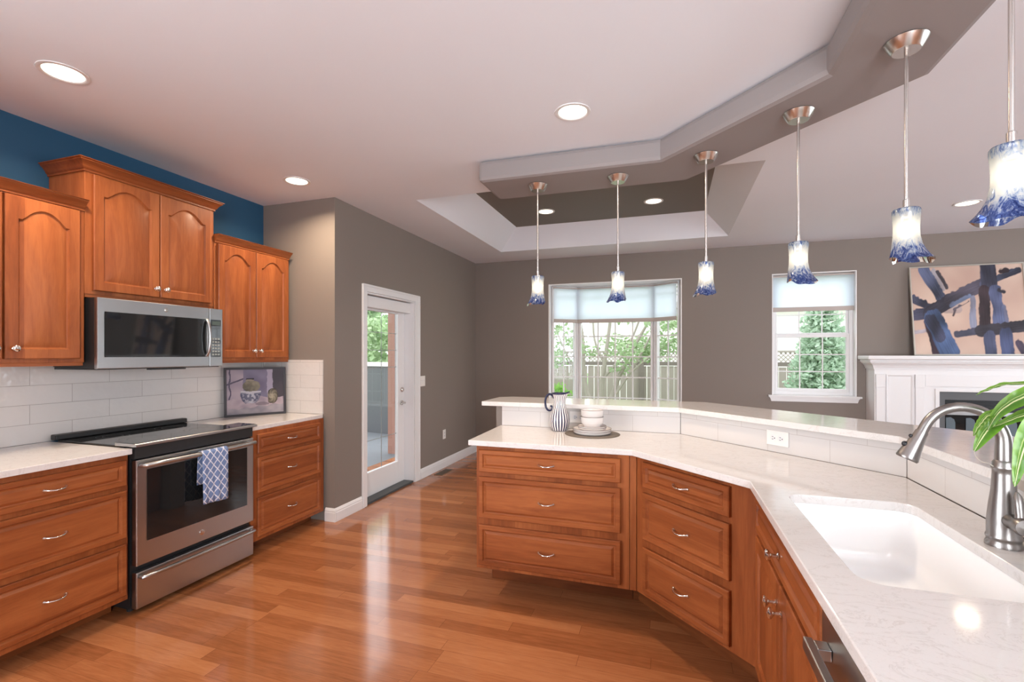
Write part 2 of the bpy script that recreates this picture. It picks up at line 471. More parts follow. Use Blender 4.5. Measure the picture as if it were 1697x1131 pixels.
def wall_boxes(m, along, a0, a1, t0, t1, z0, z1, holes):
    """wall slab along 'x' or 'y' with rectangular openings (a0,a1,z0,z1)"""
    def bx(p, q, r, s_):
        if q-p < 1e-4 or s_-r < 1e-4: return
        if along == 'x': m.box(p, q, t0, t1, r, s_)
        else: m.box(t0, t1, p, q, r, s_)
    x = a0
    for (h0, h1, hz0, hz1) in sorted(holes):
        bx(x, h0, z0, z1); bx(h0, h1, z0, hz0); bx(h0, h1, hz1, z1); x = h1
    bx(x, a1, z0, z1); return m
LEFTW = (-2.45, -.15, .45, 2.5)  # added opening that lets in the rear-left fill
struct(wall_boxes(MB(), 'y', YB, YJ, XL-.15, XL, 0, H, [LEFTW]).build('wall_left', 'wall_blue'))
struct(MB().box(XL-.15, XD, YJ, YJ+.15, 0, H).build('wall_jog', 'wall_taupe'))
DO = (3.800, 4.690, 0, 2.000)
struct(wall_boxes(MB(), 'y', YJ+.15, YF, XD-.15, XD, 0, H, [DO]).build('wall_door_side', 'wall_taupe'))
BAY = (-1.592, .149, .60, 2.387); WIN = (1.172, 2.040, .930, 2.383)
struct(wall_boxes(MB(), 'x', XD-.15, XR+.15, YF, YF+.15, 0, H, [BAY, WIN]).build('wall_far', 'wall_taupe'))
SIDEW = (1.0, 5.4, .6, 2.3)  # added opening for the unseen side daylight
struct(wall_boxes(MB(), 'y', YB, YF, XR, XR+.15, 0, H, [SIDEW]).build('wall_right', 'wall_taupe'))
BACKW = (.72, 2.68, .20, 2.58)  # added opening for the daylight from behind, kept clear of bay reflections
struct(wall_boxes(MB(), 'x', XL-.15, XR+.15, YB-.15, YB, 0, H, [BACKW]).build('wall_back', 'wall_taupe'))

# ceiling beam that follows the bar
bp_ = [(-1.25, 3.04), (-.054, 3.06), (.636, 2.352), (.636, YB+.01), (1.055, YB+.01), (1.055, 2.49), (.112, 3.478), (-1.25, 3.468)]
struct(MB().prism(bp_, 2.600, H-.001).build('ceiling_beam', 'beam_grey', bevel=.028))

# baseboards
def baseboard(name, pts, side):
    """pts: run on the wall plane; side: outward normal (x, y)"""
    m = MB()
    prof = [(0.0, 0.0), (.016, 0.0), (.016, .075), (.013, .082), (.013, .092), (.006, .108), (0.0, .112)]
    (x0, y0), (x1, y1) = pts
    r = [[(x+side[0]*(d+.001), y+side[1]*(d+.001), z+.001) for d, z in prof] for x, y in pts]
    m.loft(r, True, True); return struct(m.build(name, 'trim_gloss'))
baseboard('baseboard_jog', [(-2.775, YJ), (XD+.016, YJ)], (0, -1))
baseboard('baseboard_door_near', [(XD, YJ-.0), (XD, 3.728)], (1, 0))
baseboard('baseboard_door_far', [(XD, 4.805), (XD, YF)], (1, 0))
baseboard('baseboard_far', [(XD+.018, YF), (2.12, YF)], (0, -1))

# half wall of the peninsula, with tile face towards the kitchen
END = -.55
def path_off(d):
    """tile face line of the peninsula moved back by d"""
    k = d*math.tan(radians(22.5))
    return [(-1.11, 3.14+d), (.065+k, 3.14+d), (.90+d, 2.305+k), (.90+d, END)]
a, b = path_off(.011), path_off(.15)
a[0] = (-1.155, a[0][1]); b[0] = (-1.155, b[0][1])
struct(MB().prism(a+b[::-1], 0, 1.054).build('wall_peninsula', 'wall_taupe'))

# ------------------------------------------------------------------ cabinet pieces (local: X across, front at -Y, Z up)
def outline(x0, x1, z0, z1, y, rise=0, n=14):
    pts = []
    for i in range(n): pts.append((x0+(x1-x0)*i/n, y, z0))
    for i in range(n): pts.append((x1, y, z0+(z1-z0)*i/n))
    for i in range(n):
        t = 1-2*i/n
        q = t/.82
        a = max(0, 1-q*q) if abs(q) < 1 else 0
        pts.append((x0+(x1-x0)*(t+1)/2, y, z1+rise*a))
    for i in range(n): pts.append((x0, y, z1-(z1-z0)*i/n))
    return pts
def panel_front(x0, x1, z0, z1, fr, rise=0, thick=.02, flat=False):
    """raised panel door or drawer front; front face looks to -Y, back at y=0"""
    m = MB(); r = []
    zt = z1-fr-rise
    r.append(outline(x0, x1, z0, z1, -.0005))
    r.append(outline(x0, x1, z0, z1, -thick+.004))
    r.append(outline(x0+.004, x1-.004, z0+.004, z1-.004, -thick))
    e = .006
    r.append(outline(x0+fr-e, x1-fr+e, z0+fr-e, zt+e, -thick, rise))
    r.append(outline(x0+fr, x1-fr, z0+fr, zt, -thick+.009, rise))
    r.append(outline(x0+fr+.005, x1-fr-.005, z0+fr+.005, zt-.005, -thick+.010, rise))
    w_ = .036 if not flat else .018
    r.append(outline(x0+fr+w_, x1-fr-w_, z0+fr+w_, zt-w_, -thick+.001, rise*.93))
    m.loft(r, True, True)
    return m
def bow_pull(parent, x, z, y=-.021, L=.085, mat='chrome'):
    p = []; n = 12; rr = []
    for i in range(n+1):
        t = i/n; xx = x+(t-.5)*L
        p.append((xx, y-.024*sin(pi*t)**.7-.002, z-.004*sin(pi*t))); rr.append(.0038+.0022*abs(2*t-1)**3)
    m = MB().tube(p, rr, 8)
    for sx in (-1, 1): m.lathe([(.0075, 0), (.0075, .003), (.005, .006)], (x+sx*L/2, y, z), 12, '-y', cap1=True)
    return m.build('handle', mat, parent, smooth=50)
def knob(parent, x, z, y=-.021, s=1.0):
    m = MB().lathe([(.009*s, 0), (.009*s, .002), (.005*s, .005), (.0045*s, .016*s), (.009*s, .020*s), (.0145*s, .024*s), (.0155*s, .028*s), (.012*s, .032*s), (.0001, .034*s)], (x, y, z), 16, '-y')
    return m.build('knob', 'chrome', parent, smooth=50)
def drawer(root, x0, x1, z0, z1, pull=True, fr=.030):
    d = panel_front(x0, x1, z0, z1, fr, flat=True).build('drawer', 'cherry_across', root, smooth=25)
    if pull: bow_pull(d, (x0+x1)/2, (z0+z1)/2)
    return d
def door(root, x0, x1, z0, z1, kx, kz, fr=.056, rise=.062, ks=1.0):
    d = panel_front(x0, x1, z0, z1, fr, rise).build('door', 'cherry_vertical', root, smooth=25)
    knob(d, kx, kz, s=ks); return d
def crown(root, x0, x1, depth, z0, out=.05, hgt=.075, lo=True, ro=True):
    prof = [(0.002, 0), (.008, 0), (.008, .012), (.014, .016), (.018, .026), (.030, .046), (.042, .056), (.042, .062), (out, .066), (out, hgt)]
    rings = []
    for o, z in prof:
        zz = z0+z*hgt/.075
        ol, orr = (o if lo else -.001), (o if ro else -.001)
        rings.append([(x0-ol, depth, zz), (x0-ol, -o, zz), (x1+orr, -o, zz), (x1+orr, depth, zz)])
    m = MB().loft(rings, True, True)
    return m.build('crown_moulding', 'cherry_across', root, smooth=40)

def base_cabinet(label, loc, rotz, W, z0, z1, depth, toe=.13, group='cherry base cabinets', post=None, solid=True, x_in=(0, 0), toe_h=None):
    root = thing('base_cabinet', label, 'cabinet', loc, rotz, group)
    if solid:
        poly = [(0, 0), (W, 0), (W+x_in[1], depth), (-x_in[0], depth)]
        MB().prism(poly, z0, z1).build('carcass', 'cherry_vertical', root, bevel=.002)
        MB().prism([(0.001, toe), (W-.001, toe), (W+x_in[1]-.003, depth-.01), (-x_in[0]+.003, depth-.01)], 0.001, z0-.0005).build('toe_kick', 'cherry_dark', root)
    return root

# ---- left run ---------------------------------------------------------------------------------------------
CT = .905                                         # left counter top
R90 = pi/2
FX = -2.780                                       # face frame plane
dl = [(.710, .846), (.430, .684), (.121, .397)]
t = base_cabinet('cherry three-drawer base cabinet on the near side of the range', (FX, 1.13, 0), R90, .672, .090, CT-.031, .655)
for z0, z1 in dl: drawer(t, .022, .656, z0, z1)
t = base_cabinet('cherry three-drawer base cabinet between the range and the grey wall corner', (FX, 2.598, 0), R90, .742, .090, CT-.031, .655)
for z0, z1 in dl: drawer(t, .048, .686, z0, z1)

def counter(name, label, poly, z1, holes=(), th=.030):
    m = MB()
    m.holed(poly, list(holes), z1-th, z1)
    o = m.build(name, 'quartz', None, bevel=.003)
    return tag(o, label, 'countertop')
CX = -2.750
counter('countertop', 'white quartz countertop on the drawer cabinet near the range, under the wide upper cabinet', [(XL+.012, .2), (CX, .2), (CX, 1.806), (XL+.012, 1.806)], CT)
counter('countertop', 'short white quartz countertop carrying the framed still life', [(XL+.012, 2.594), (CX-.03, 2.594), (CX-.045, YJ-.012), (XL+.012, YJ-.012)], CT)
# tile on the left wall and round the corner on the jog
tag(MB().box(XL+.0005, XL+.010, .2, YJ-.011, CT+.0005, 1.366).build('tile_backsplash', 'tile_left'), 'glossy off-white subway tile backsplash behind the range', 'tile')
tag(MB().box(XL+.011, -2.80, YJ-.010, YJ-.0005, CT+.0005, 1.367).build('tile_backsplash', 'tile_return'), 'short tiled return beside the framed still life at the wall corner', 'tile')

# ---- upper cabinets ----------------------------------------------------------------------------------------
UX = -3.135                                       # upper face frame plane, door fronts .02 in front
def upper(label, y0, W, z0, z1, doors, crown_h, lo, ro, knobs, rise=.064):
    root = thing('upper_cabinet', label, 'cabinet', (UX, y0, 0), R90, 'cherry wall cabinets')
    dep = UX-XL-.002
    MB().box(0, W, 0, dep, z0, z1).build('carcass', 'cherry_vertical', root, bevel=.002)
    for (a, b), kx in zip(doors, knobs):
        door(root, a, b, z0+.022, z1-.012, kx, z0+.075, rise=rise)
    crown(root, 0, W, dep, z1-.004, hgt=crown_h, lo=lo, ro=ro)
    MB().box(.004, W-.004, .004, .02, z0-.018, z0).build('light_rail', 'cherry_across', root)
    return root
upper('wide cherry wall cabinet with arched doors hung before the microwave, lower than its neighbour', 1.095, .708, 1.368, 2.225, [(.022, .352), (.362, .680)], .065, True, False, (.320, .395))
upper('tall raised cherry wall cabinet with two arched doors above the microwave', 1.805, .803, 1.757, 2.455, [(.036, .406), (.412, .776)], .070, True, True, (.378, .440))
upper('narrow cherry wall cabinet with two arched doors beside the grey wall corner', 2.612, .715, 1.368, 2.235, [(.022, .352), (.358, .690)], .065, False, False, (.325, .385))

# ---- microwave ---------------------------------------------------------------------------------------------
mw = thing('microwave', 'stainless over-the-range microwave hung under the tall wall cabinet', 'microwave', (-3.075, 1.815, 0), R90)
W = .790; z0, z1 = 1.327, 1.7355
MB().box(.002, W-.002, 0, .36, z0+.012, z1).build('body', 'black_metal', mw, bevel=.004)
MB().box(.01, W-.01, -.005, .36, z0-.002, z0+.011).build('grease_filter', 'black_plastic', mw)
MB().box(.30, .52, -.024, .02, z0-.010, z0-.003).build('vent_lip', 'black_plastic', mw)
dr = MB()
DW = .685
dr.box(0, DW, -.03, -.001, z0+.003, z1)
d = dr.build('door', 'stainless', mw, bevel=.004)
MB().box(.035, .664, -.034, -.031, z0+.070, z1-.078).build('window', 'black_glass', d, bevel=.006)
pts = [(.662, -.035+.0-.030*sin(pi*i/10)**.5, z0+.075+(z1-z0-.155)*i/10) for i in range(11)]
MB().tube(pts, .0105, 10).build('handle', 'stainless', d, smooth=50)
MB().lathe([(.0001, 0), (.013, 0), (.013, .002), (.011, .003), (.0001, .003)], (.385, -.030, z1-.040), 24, '-y').build('emblem', 'nickel', d, smooth=40)
cp = MB().box(DW+.003, W, -.03, -.001, z0+.003, z1).build('control_panel', 'stainless', mw, bevel=.003)
MB().box(DW+.012, W-.016, -.033, -.0305, z0+.070, z1-.078).build('keypad', 'black_glass', cp, bevel=.002)
MB().box(DW+.018, W-.024, -.0345, -.0335, z1-.115, z1-.088).build('display', 'control_green', cp)
for r in range(6):
    for c in range(3):
        xa = DW+.019+c*.0215
        MB().box(xa, xa+.016, -.0345, -.0335, z0+.080+r*.022, z0+.092+r*.022).build('key', 'key_grey', cp)

# ---- range -------------------------------------------------------------------------------------------------
rg = thing('range', 'stainless slide-in electric range with black glass top', 'stove', (-2.775, 1.812, 0), R90)
W = .772
MB().box(0, W, .005, .640, .025, .895).build('body', 'black_metal', rg)
ck = MB().box(.004, W-.004, .085, .612, .896, .9125).build('cooktop', 'black_glass', rg, bevel=.002)
for (bx, by, br) in ((.20, .22, .105), (.57, .22, .085), (.20, .46, .08), (.57, .46, .10)):
    m = MB()
    for rr in (br, br*.62):
        m.lathe([(rr-.001, 0), (rr+.001, 0)], (bx, by, .9128), 40)
    m.build('burner_ring', 'fire_grey', ck, weld=False)
MB().prism([(-.012, .600), (W+.012, .600), (W+.012, .650), (-.012, .650)], .9130, .9445).build('vent_strip', 'black_plastic', rg, bevel=.006)
m = MB()      # sloping control deck with stainless lip
sec = [(.105, .9128), (.105, .932), (-.052, .930), (-.058, .926), (-.058, .9128)]
m.loft([[(-.012, y, z) for y, z in sec], [(W+.012, y, z) for y, z in sec]], True, True)
deck = m.build('control_deck', 'stainless', rg, bevel=.002)
MB().face([(-.006, .103, .9330), (W+.006, .103, .9330), (W+.006, -.048, .9312), (-.006, -.048, .9312)])
m = MB(); m.loft([[(-.008, y, z) for y, z in ((.104, .9322), (.104, .9332), (-.050, .9313), (-.050, .9303))], [(W+.008, y, z) for y, z in ((.104, .9322), (.104, .9332), (-.050, .9313), (-.050, .9303))]], True, True)
m.build('touch_panel', 'black_glass', deck)
MB().box(.002, W-.002, -.030, .004, .845, .9120).build('fascia', 'black_plastic', rg)
# oven door
zt, zb = .838, .262
m = MB().box(.003, W-.003, -.040, -.002, zb, zt)
od = m.build('oven_door', 'stainless', rg, bevel=.005)
MB().box(.058, W-.058, -.0435, -.0405, zb+.125, zt-.058).build('window', 'black_glass', od, bevel=.003)
pts = [(.022, -.045, zt-.030), (.022, -.075, zt-.028), (.035, -.085, zt-.026)]+[(.035+(W-.07)*i/8, -.085-.012*sin(pi*i/8), zt-.026) for i in range(1, 8)]+[(W-.035, -.085, zt-.026), (W-.022, -.075, zt-.028), (W-.022, -.045, zt-.030)]
MB().tube(pts, [.010, .012, .0135]+[.0135]*7+[.0135, .012, .010], 12).build('handle', 'stainless', od, smooth=50)
MB().lathe([(.0001, 0), (.016, 0), (.016, .002), (.013, .003), (.0001, .003)], (W/2, -.040, zb+.055), 24, '-y').build('emblem', 'nickel', od, smooth=40)
m = MB().box(.003, W-.003, -.040, -.002, .030, .228)
wd = m.build('drawer', 'stainless', rg, bevel=.005)
pts = [(.022, -.045, .203), (.022, -.068, .203), (.035, -.074, .204)]+[(.035+(W-.07)*i/8, -.074-.006*sin(pi*i/8), .204) for i in range(1, 8)]+[(W-.035, -.074, .204), (W-.022, -.068, .203), (W-.022, -.045, .203)]
MB().tube(pts, .0115, 12).build('handle', 'stainless', wd, smooth=50)
for fx in (.03, W-.03):
    for fy in (.05, .55):
        MB().lathe([(.016, 0.0005), (.016, .012), (.010, .0245)], (fx, fy, 0), 14, cap0=True, cap1=True).build('foot', 'black_plastic', rg)

# towel over the oven handle (local X along the handle)
ty0, ty1 = .330, .505; hy, hz = -.094, zt-.026
m = MB()
n = 26; secs = []
for i in range(n+1):
    x = ty0+(ty1-ty0)*i/n
    wv = .004*sin(i*.9)+.003*sin(i*.37+1)
    drop = .300+.012*i/n
    p = [(x+.004*0, hy+.024+wv*.4, hz-.19), (x, hy+.021+wv*.3, hz-.10), (x, hy+.0175, hz-.02)]
    for k in range(7):
        a = pi*k/6
        p.append((x, hy+.0172*cos(a), hz+.0172*sin(a)))
    for k in range(1, 9):
        q = k/8
        p.append((x+.006*q*sin(i*.25), hy-.0180-.004*q-wv*q, hz-drop*q))
    secs.append(p)
m.loft(secs, closed=False)
tw = m.build('dish_towel', 'towel_lattice', None, smooth=60, loc=(-2.775, 1.812, 0), rotz=R90)
s_ = tw.modifiers.new('cloth', 'SOLIDIFY'); s_.thickness = .003; s_.offset = 1
tag(tw, 'blue dish towel with white lattice pattern draped over the oven handle', 'towel')

# ------------------------------------------------------------------ peninsula
PT = .920
cfront = [(-1.100, 2.530), (-.184, 2.530), (.296, 2.050), (.296, END), (.898, END), (.898, 2.3045), (.0645, 3.138), (-1.120, 3.138)]
def rrect(x0, x1, y0, y1, r, n=8):
    out = []
    for cx_, cy_, a0 in ((x1-r, y1-r, 0), (x0+r, y1-r, 90), (x0+r, y0+r, 180), (x1-r, y0+r, 270)):
        for i in range(n+1):
            a = radians(a0+90*i/n); out.append((cx_+r*cos(a), cy_+r*sin(a)))
    return out
SK = (.392, .757, 1.215, 1.910)
counter('countertop', 'white quartz countertop of the angled peninsula with undermount sink cutout', cfront, PT, [rrect(*SK, .055)])
# tile under the bar ledge, three flat runs
def tile_run(label, p, q):
    L = (Vector(q)-Vector(p)).length; ang = math.atan2(q[1]-p[1], q[0]-p[0])
    o = MB().box(.0015, L-.0015, 0.001, .010, PT+.0005, 1.053).build('tile_backsplash', 'tile_bar', None, loc=(p[0], p[1], 0), rotz=ang)
    return tag(o, label, 'tile')
F = path_off(0)
tile_run('pale tile face under the bar ledge behind the striped jug and dishes', F[0], F[1])
tile_run('pale tile face of the diagonal bar stretch with the double outlet', F[1], F[2])
tile_run('pale tile face behind the sink faucet', F[2], F[3])
# bar ledge
BT = 1.085
k = math.tan(radians(22.5))
def bar_pt(d): return [(.065+k*d, 3.14+d), (.90+d, 2.305+k*d)]
f1, f2 = bar_pt(-.030); b1, b2 = bar_pt(.405)
bar = [(-1.25, 3.11), f1, f2, (.87, END), (1.305, END), b2, b1, (-1.165, 3.545), (-1.25, 3.475)]
tag(MB().prism(bar, BT-.030, BT).build('bar_top', 'quartz', None, bevel=.003), 'raised white quartz bar ledge running the length of the peninsula', 'countertop')

# cabinets
Z0, Z1 = .175, PT-.031
pd = [(.736, .864), (.472, .708), (.200, .431)]
FY = 2.575
t = base_cabinet('cherry three-drawer base cabinet at the free end of the peninsula', (-1.066, FY, 0), 0, .866, Z0, Z1, .555, toe=.255)
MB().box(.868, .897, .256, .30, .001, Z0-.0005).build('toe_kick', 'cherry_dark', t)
for z0, z1 in pd: drawer(t, .020, .822, z0, z1)
# corner post piece between front run and diagonal run belongs to the diagonal cabinet
# diagonal face frame line x+y = 2.413 ; meets FY at x=-.162
A = Vector((-.162, 2.575)); B = Vector((.335, 2.078)); L45 = (B-A).length
t = base_cabinet('cherry three-drawer base cabinet on the diagonal of the peninsula', (A.x, A.y, 0), -pi/4, L45, Z0, Z1, .40, toe=.07, solid=False)
MB().prism([(0, 0), (L45, 0), (L45+.20, .50), (-.18, .50)], Z0, Z1).build('carcass', 'cherry_vertical', t, bevel=.002)
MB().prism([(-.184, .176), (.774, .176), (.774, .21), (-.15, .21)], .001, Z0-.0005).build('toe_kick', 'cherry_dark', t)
for z0, z1 in pd: drawer(t, .060, .575, z0, z1)
# filler post on front run next to the diagonal
MB().box(.868, .902, 0, .05, Z0, Z1).build('filler_post', 'cherry_vertical', [o for o in COL.objects if o.name.startswith('base_cabinet')][2], bevel=.002)
# sink cabinet: a false front over two doors (front looks to -X)
sx = .335
t = thing('sink_cabinet', 'cherry sink base cabinet with two knobbed doors below a false drawer front', 'cabinet', (sx, 2.072, 0), -R90)
WS = .872
m = MB().box(0, WS, 0, .018, Z0, Z1).box(0, .018, .0185, .53, Z0, Z1).box(WS-.018, WS, .0185, .53, Z0, Z1).box(.0185, WS-.0185, .512, .53, Z0, Z1).box(.0185, WS-.0185, .0185, .511, Z0, Z0+.018)
m.build('carcass', 'cherry_vertical', t)
MB().box(-.076, WS-.001, .176, .50, .001, Z0-.0005).build('toe_kick', 'cherry_dark', t)
d = drawer(t, .022, .860, .732, .866, pull=False); knob(d, .441, .799, s=1.15)
door(t, .022, .438, .195, .712, .405, .64, rise=0, ks=1.15)
door(t, .444, .860, .195, .712, .478, .64, rise=0, ks=1.15)
# dishwasher
dw = thing('dishwasher', 'stainless dishwasher with square bar handle beside the sink cabinet', 'dishwasher', (sx, 1.196, 0), -R90)
MB().box(.004, .596, .02, .55, .10, Z1-.004).build('body', 'black_metal', dw)
d = MB().box(.003, .597, -.022, .018, .12, Z1-.012).build('door', 'stainless', dw, bevel=.004)
MB().box(.035, .565, -.066, -.048, .784, .812).build('handle', 'stainless', d, bevel=.003)
MB().box(.040, .075, -.048, -.0225, .786, .810).build('handle_post', 'stainless', d, bevel=.002)
MB().box(.525, .560, -.048, -.0225, .786, .810).build('handle_post', 'stainless', d, bevel=.002)
MB().box(.006, .594, .05, .50, .002, .098).build('toe_kick', 'black_plastic', dw)
t = base_cabinet('cherry base cabinet past the dishwasher', (sx, .592, 0), -R90, 1.10, Z0, Z1, .53, toe=.07)
for z0, z1 in pd: drawer(t, .03, 1.07, z0, z1)

# sink
m = MB(); zs = PT-.0305
rings = []
x0, x1, y0, y1 = SK
for d_, z, r in ((.022, zs, .07), (-.006, zs, .055), (-.004, zs-.012, .055), (.006, zs-.13, .06), (.020, zs-.185, .07), (.055, zs-.205, .06)):
    if d_ == .022: rings.append([(px, py, z) for px, py in rrect(x0-.022, x1+.022, y0-.022, y1+.022, .07)])
    else: rings.append([(px, py, z) for px, py in rrect(x0+d_, x1-d_, y0+d_, y1-d_, r)])
m.loft(rings, False, True)
sk = m.build('sink', 'sink_white', None, smooth=50)
tag(sk, 'white undermount sink basin set into the peninsula counter', 'sink')
so = sk.modifiers.new('wall', 'SOLIDIFY'); so.thickness = .006; so.offset = -1
MB().lathe([(.0001, .0), (.035, 0), (.042, .002), (.045, .001)], ((x0+x1)/2, (y0+y1)/2, zs-.2045), 24).build('drain', 'chrome', sk, smooth=40)
MB().lathe([(.0001, .0), (.012, 0), (.0135, -.001), (.0135, -.002)], (x1-.0125, 1.395, zs-.062), 20, '-x').build('badge', 'chrome', sk, smooth=40)

# faucet
fa = thing('faucet', 'brushed nickel gooseneck pull-down faucet behind the sink', 'faucet', (.815, 1.560, PT))
MB().lathe([(.0365, .0005), (.0365, .008), (.034, .012), (.0335, .018), (.0355, .021), (.0355, .026), (.033, .031), (.0335, .06), (.030, .10), (.0245, .145), (.0225, .185), (.0225, .196), (.025, .199), (.025, .204), (.0225, .208), (.0225, .214), (.0185, .220)], (0, 0, 0), 32, cap0=True, cap1=True).build('body', 'faucet_nickel', fa, smooth=40)
pts = [(0, 0, .218), (0, 0, .24), (0, 0, .258)]; rr = [.0178, .0178, .0172]
R_ = .086; zc = .266
for i in range(0, 17):
    a = radians(0+155*i/16)
    pts.append((-R_+R_*cos(a), 0, zc+R_*1.02*sin(a))); rr.append(.0168-.0045*sin(min(pi/2, a)))
e = pts[-1]; dirx, dirz = -sin(radians(155))*0-.42, -.907
pts.append((e[0]-.008, 0, e[2]-.018)); rr.append(.0125)
sp = MB().tube(pts, rr, 20).build('spout', 'faucet_nickel', fa, smooth=50)
p0 = Vector(pts[-1]); dv = Vector((-.42, 0, -.907)).normalized()
hp = [p0, p0+dv*.004, p0+dv*.03, p0+dv*.075, p0+dv*.080, p0+dv*.084]
hd = MB().tube([tuple(q) for q in hp], [.0145, .0148, .0175, .0250, .0262, .0240], 24).build('spray_head', 'faucet_nickel', fa, smooth=50)
nrm = Vector((-.907, 0, .42))
for q, s_ in ((.022, .005), (.048, .0075)):
    c = p0+dv*q+nrm*(.0155+.10*q)
    MB().sphere(tuple(c), s_, 12, 8).build('spray_button', 'black_metal', hd, smooth=60)
m = MB().lathe([(.019, .020), (.019, .034), (.017, .046), (.020, .060), (.022, .072), (.019, .080), (.0001, .083)], (0, 0, .072), 20, '-y')
hn = m.build('handle_hub', 'faucet_nickel', fa, smooth=45)
pts = [(0, -.060, .075), (.001, -.058, .095), (.002, -.052, .120), (.002, -.047, .140), (.002, -.045, .150)]
MB().tube(pts, [.012, .0095, .010, .0085, .003], 12).build('lever', 'faucet_nickel', fa, smooth=50)

# ------------------------------------------------------------------ things on the peninsula
jg = thing('pitcher', 'navy and white striped ceramic pitcher on the peninsula counter', 'pitcher', (-.676, 3.035, PT))
prof = [(.0001, .001), (.044, .001), (.050, .006), (.062, .035), (.0665, .065), (.062, .098), (.050, .130), (.041, .160), (.0375, .190), (.040, .218), (.047, .238)]
seg = 40; rings = []
def spout(a, h):
    q = max(0, (h-.19)/.055); c = max(0, cos(a))**5
    return 1+.38*q*c, .012*q*c
for r, h in prof:
    ring = []
    for i in range(seg):
        a = 2*pi*i/seg; kf, dz = spout(a, h)
        ring.append((r*kf*cos(a), r*kf*sin(a), h+dz))
    rings.append(ring)
for r, h in ((.044, .238), (.037, .215), (.034, .18), (.0001, .178)):
    ring = []
    for i in range(seg):
        a = 2*pi*i/seg; kf, dz = spout(a, h); ring.append((r*kf*cos(a), r*kf*sin(a), h+dz))
    rings.append(ring)
b_ = MB().loft(rings).build('body', 'jug_stripes', jg, smooth=50)
rim = []
for i in range(seg+1):
    a = 2*pi*i/seg; kf, dz = spout(a, .238); rim.append((.0465*kf*cos(a), .0465*kf*sin(a), .240+dz))
MB().tube(rim, .0052, 8).build('rim', 'navy_glaze', jg, smooth=60)
hpts = [(-.036, 0, .208), (-.046, 0, .226), (-.066, 0, .234), (-.086, 0, .220), (-.095, 0, .190), (-.092, 0, .155), (-.080, 0, .132), (-.062, 0, .128), (-.050, 0, .140), (-.052, 0, .155), (-.062, 0, .157)]
def smooth_pts(p, n=5):
    out = []
    P = [Vector(p[0])]+[Vector(q) for q in p]+[Vector(p[-1])]
    for i in range(1, len(P)-2):
        for k in range(n):
            t = k/n
            out.append(.5*((2*P[i])+(-P[i-1]+P[i+1])*t+(2*P[i-1]-5*P[i]+4*P[i+1]-P[i+2])*t*t+(-P[i-1]+3*P[i]-3*P[i+1]+P[i+2])*t**3))
    out.append(P[-2]); return [tuple(q) for q in out]
hs = smooth_pts(hpts)
MB().tube(hs, [.0078-.002*i/len(hs) for i in range(len(hs))], 10).build('handle', 'navy_glaze', jg, smooth=60)

cx_, cy_ = -.455, 2.965
tag(MB().lathe([(.0001, 0), (.168, 0), (.170, .0015), (.168, .003), (.0001, .003)], (cx_, cy_, PT+.0004), 48).build('placemat', 'placemat', None, smooth=40), 'round brown placemat under the stacked dishes', 'placemat')
def plate(label, r, h, z):
    root = thing('plate', label, 'plate', (cx_, cy_, z), 0, 'stacked plates and bowls')
    MB().lathe([(.0001, 0), (r*.80, 0), (r*.85, .001), (r*.965, h*.42), (r, h), (r-.003, h+.001), (r*.94, h*.50+.002), (r*.78, .005), (.0001, .005)], (0, 0, 0), 48).build('dish', 'pottery_white', root, smooth=50)
    rg_ = [(( r-.001)*cos(2*pi*i/48), (r-.001)*sin(2*pi*i/48), h+.0008) for i in range(49)]
    MB().tube(rg_, .0015, 6, False).build('rim', 'pottery_rim', root, smooth=60)
zz = PT+.0038
plate('white dinner plate with brown rim, lowest of the stack on the placemat', .119, .020, zz)
plate('white dinner plate with brown rim, second from the bottom of the stack', .118, .020, zz+.0125)
plate('small white plate with brown rim resting on the dinner plates', .087, .013, zz+.0265)
plate('small white plate with brown rim directly under the bowls', .087, .013, zz+.0360)
def bowl(label, z):
    r, h = .070, .062
    root = thing('bowl', label, 'bowl', (cx_, cy_, z), 0, 'stacked plates and bowls')
    MB().lathe([(.0001, 0), (.050, 0), (.052, .010), (.060, .018), (.068, .028), (r, h), (r-.003, h+.001), (.064, .030), (.055, .0205), (.046, .018), (.0001, .018)], (0, 0, 0), 44).build('dish', 'pottery_white', root, smooth=50)
    rg_ = [((r-.001)*cos(2*pi*i/44), (r-.001)*sin(2*pi*i/44), h+.0008) for i in range(45)]
    MB().tube(rg_, .0014, 6, False).build('rim', 'pottery_rim', root, smooth=60)
bowl('white bowl with brown rim, lower of the two stacked bowls', zz+.0415)
bowl('white bowl with brown rim, upper of the two stacked bowls', zz+.0415+.0425)

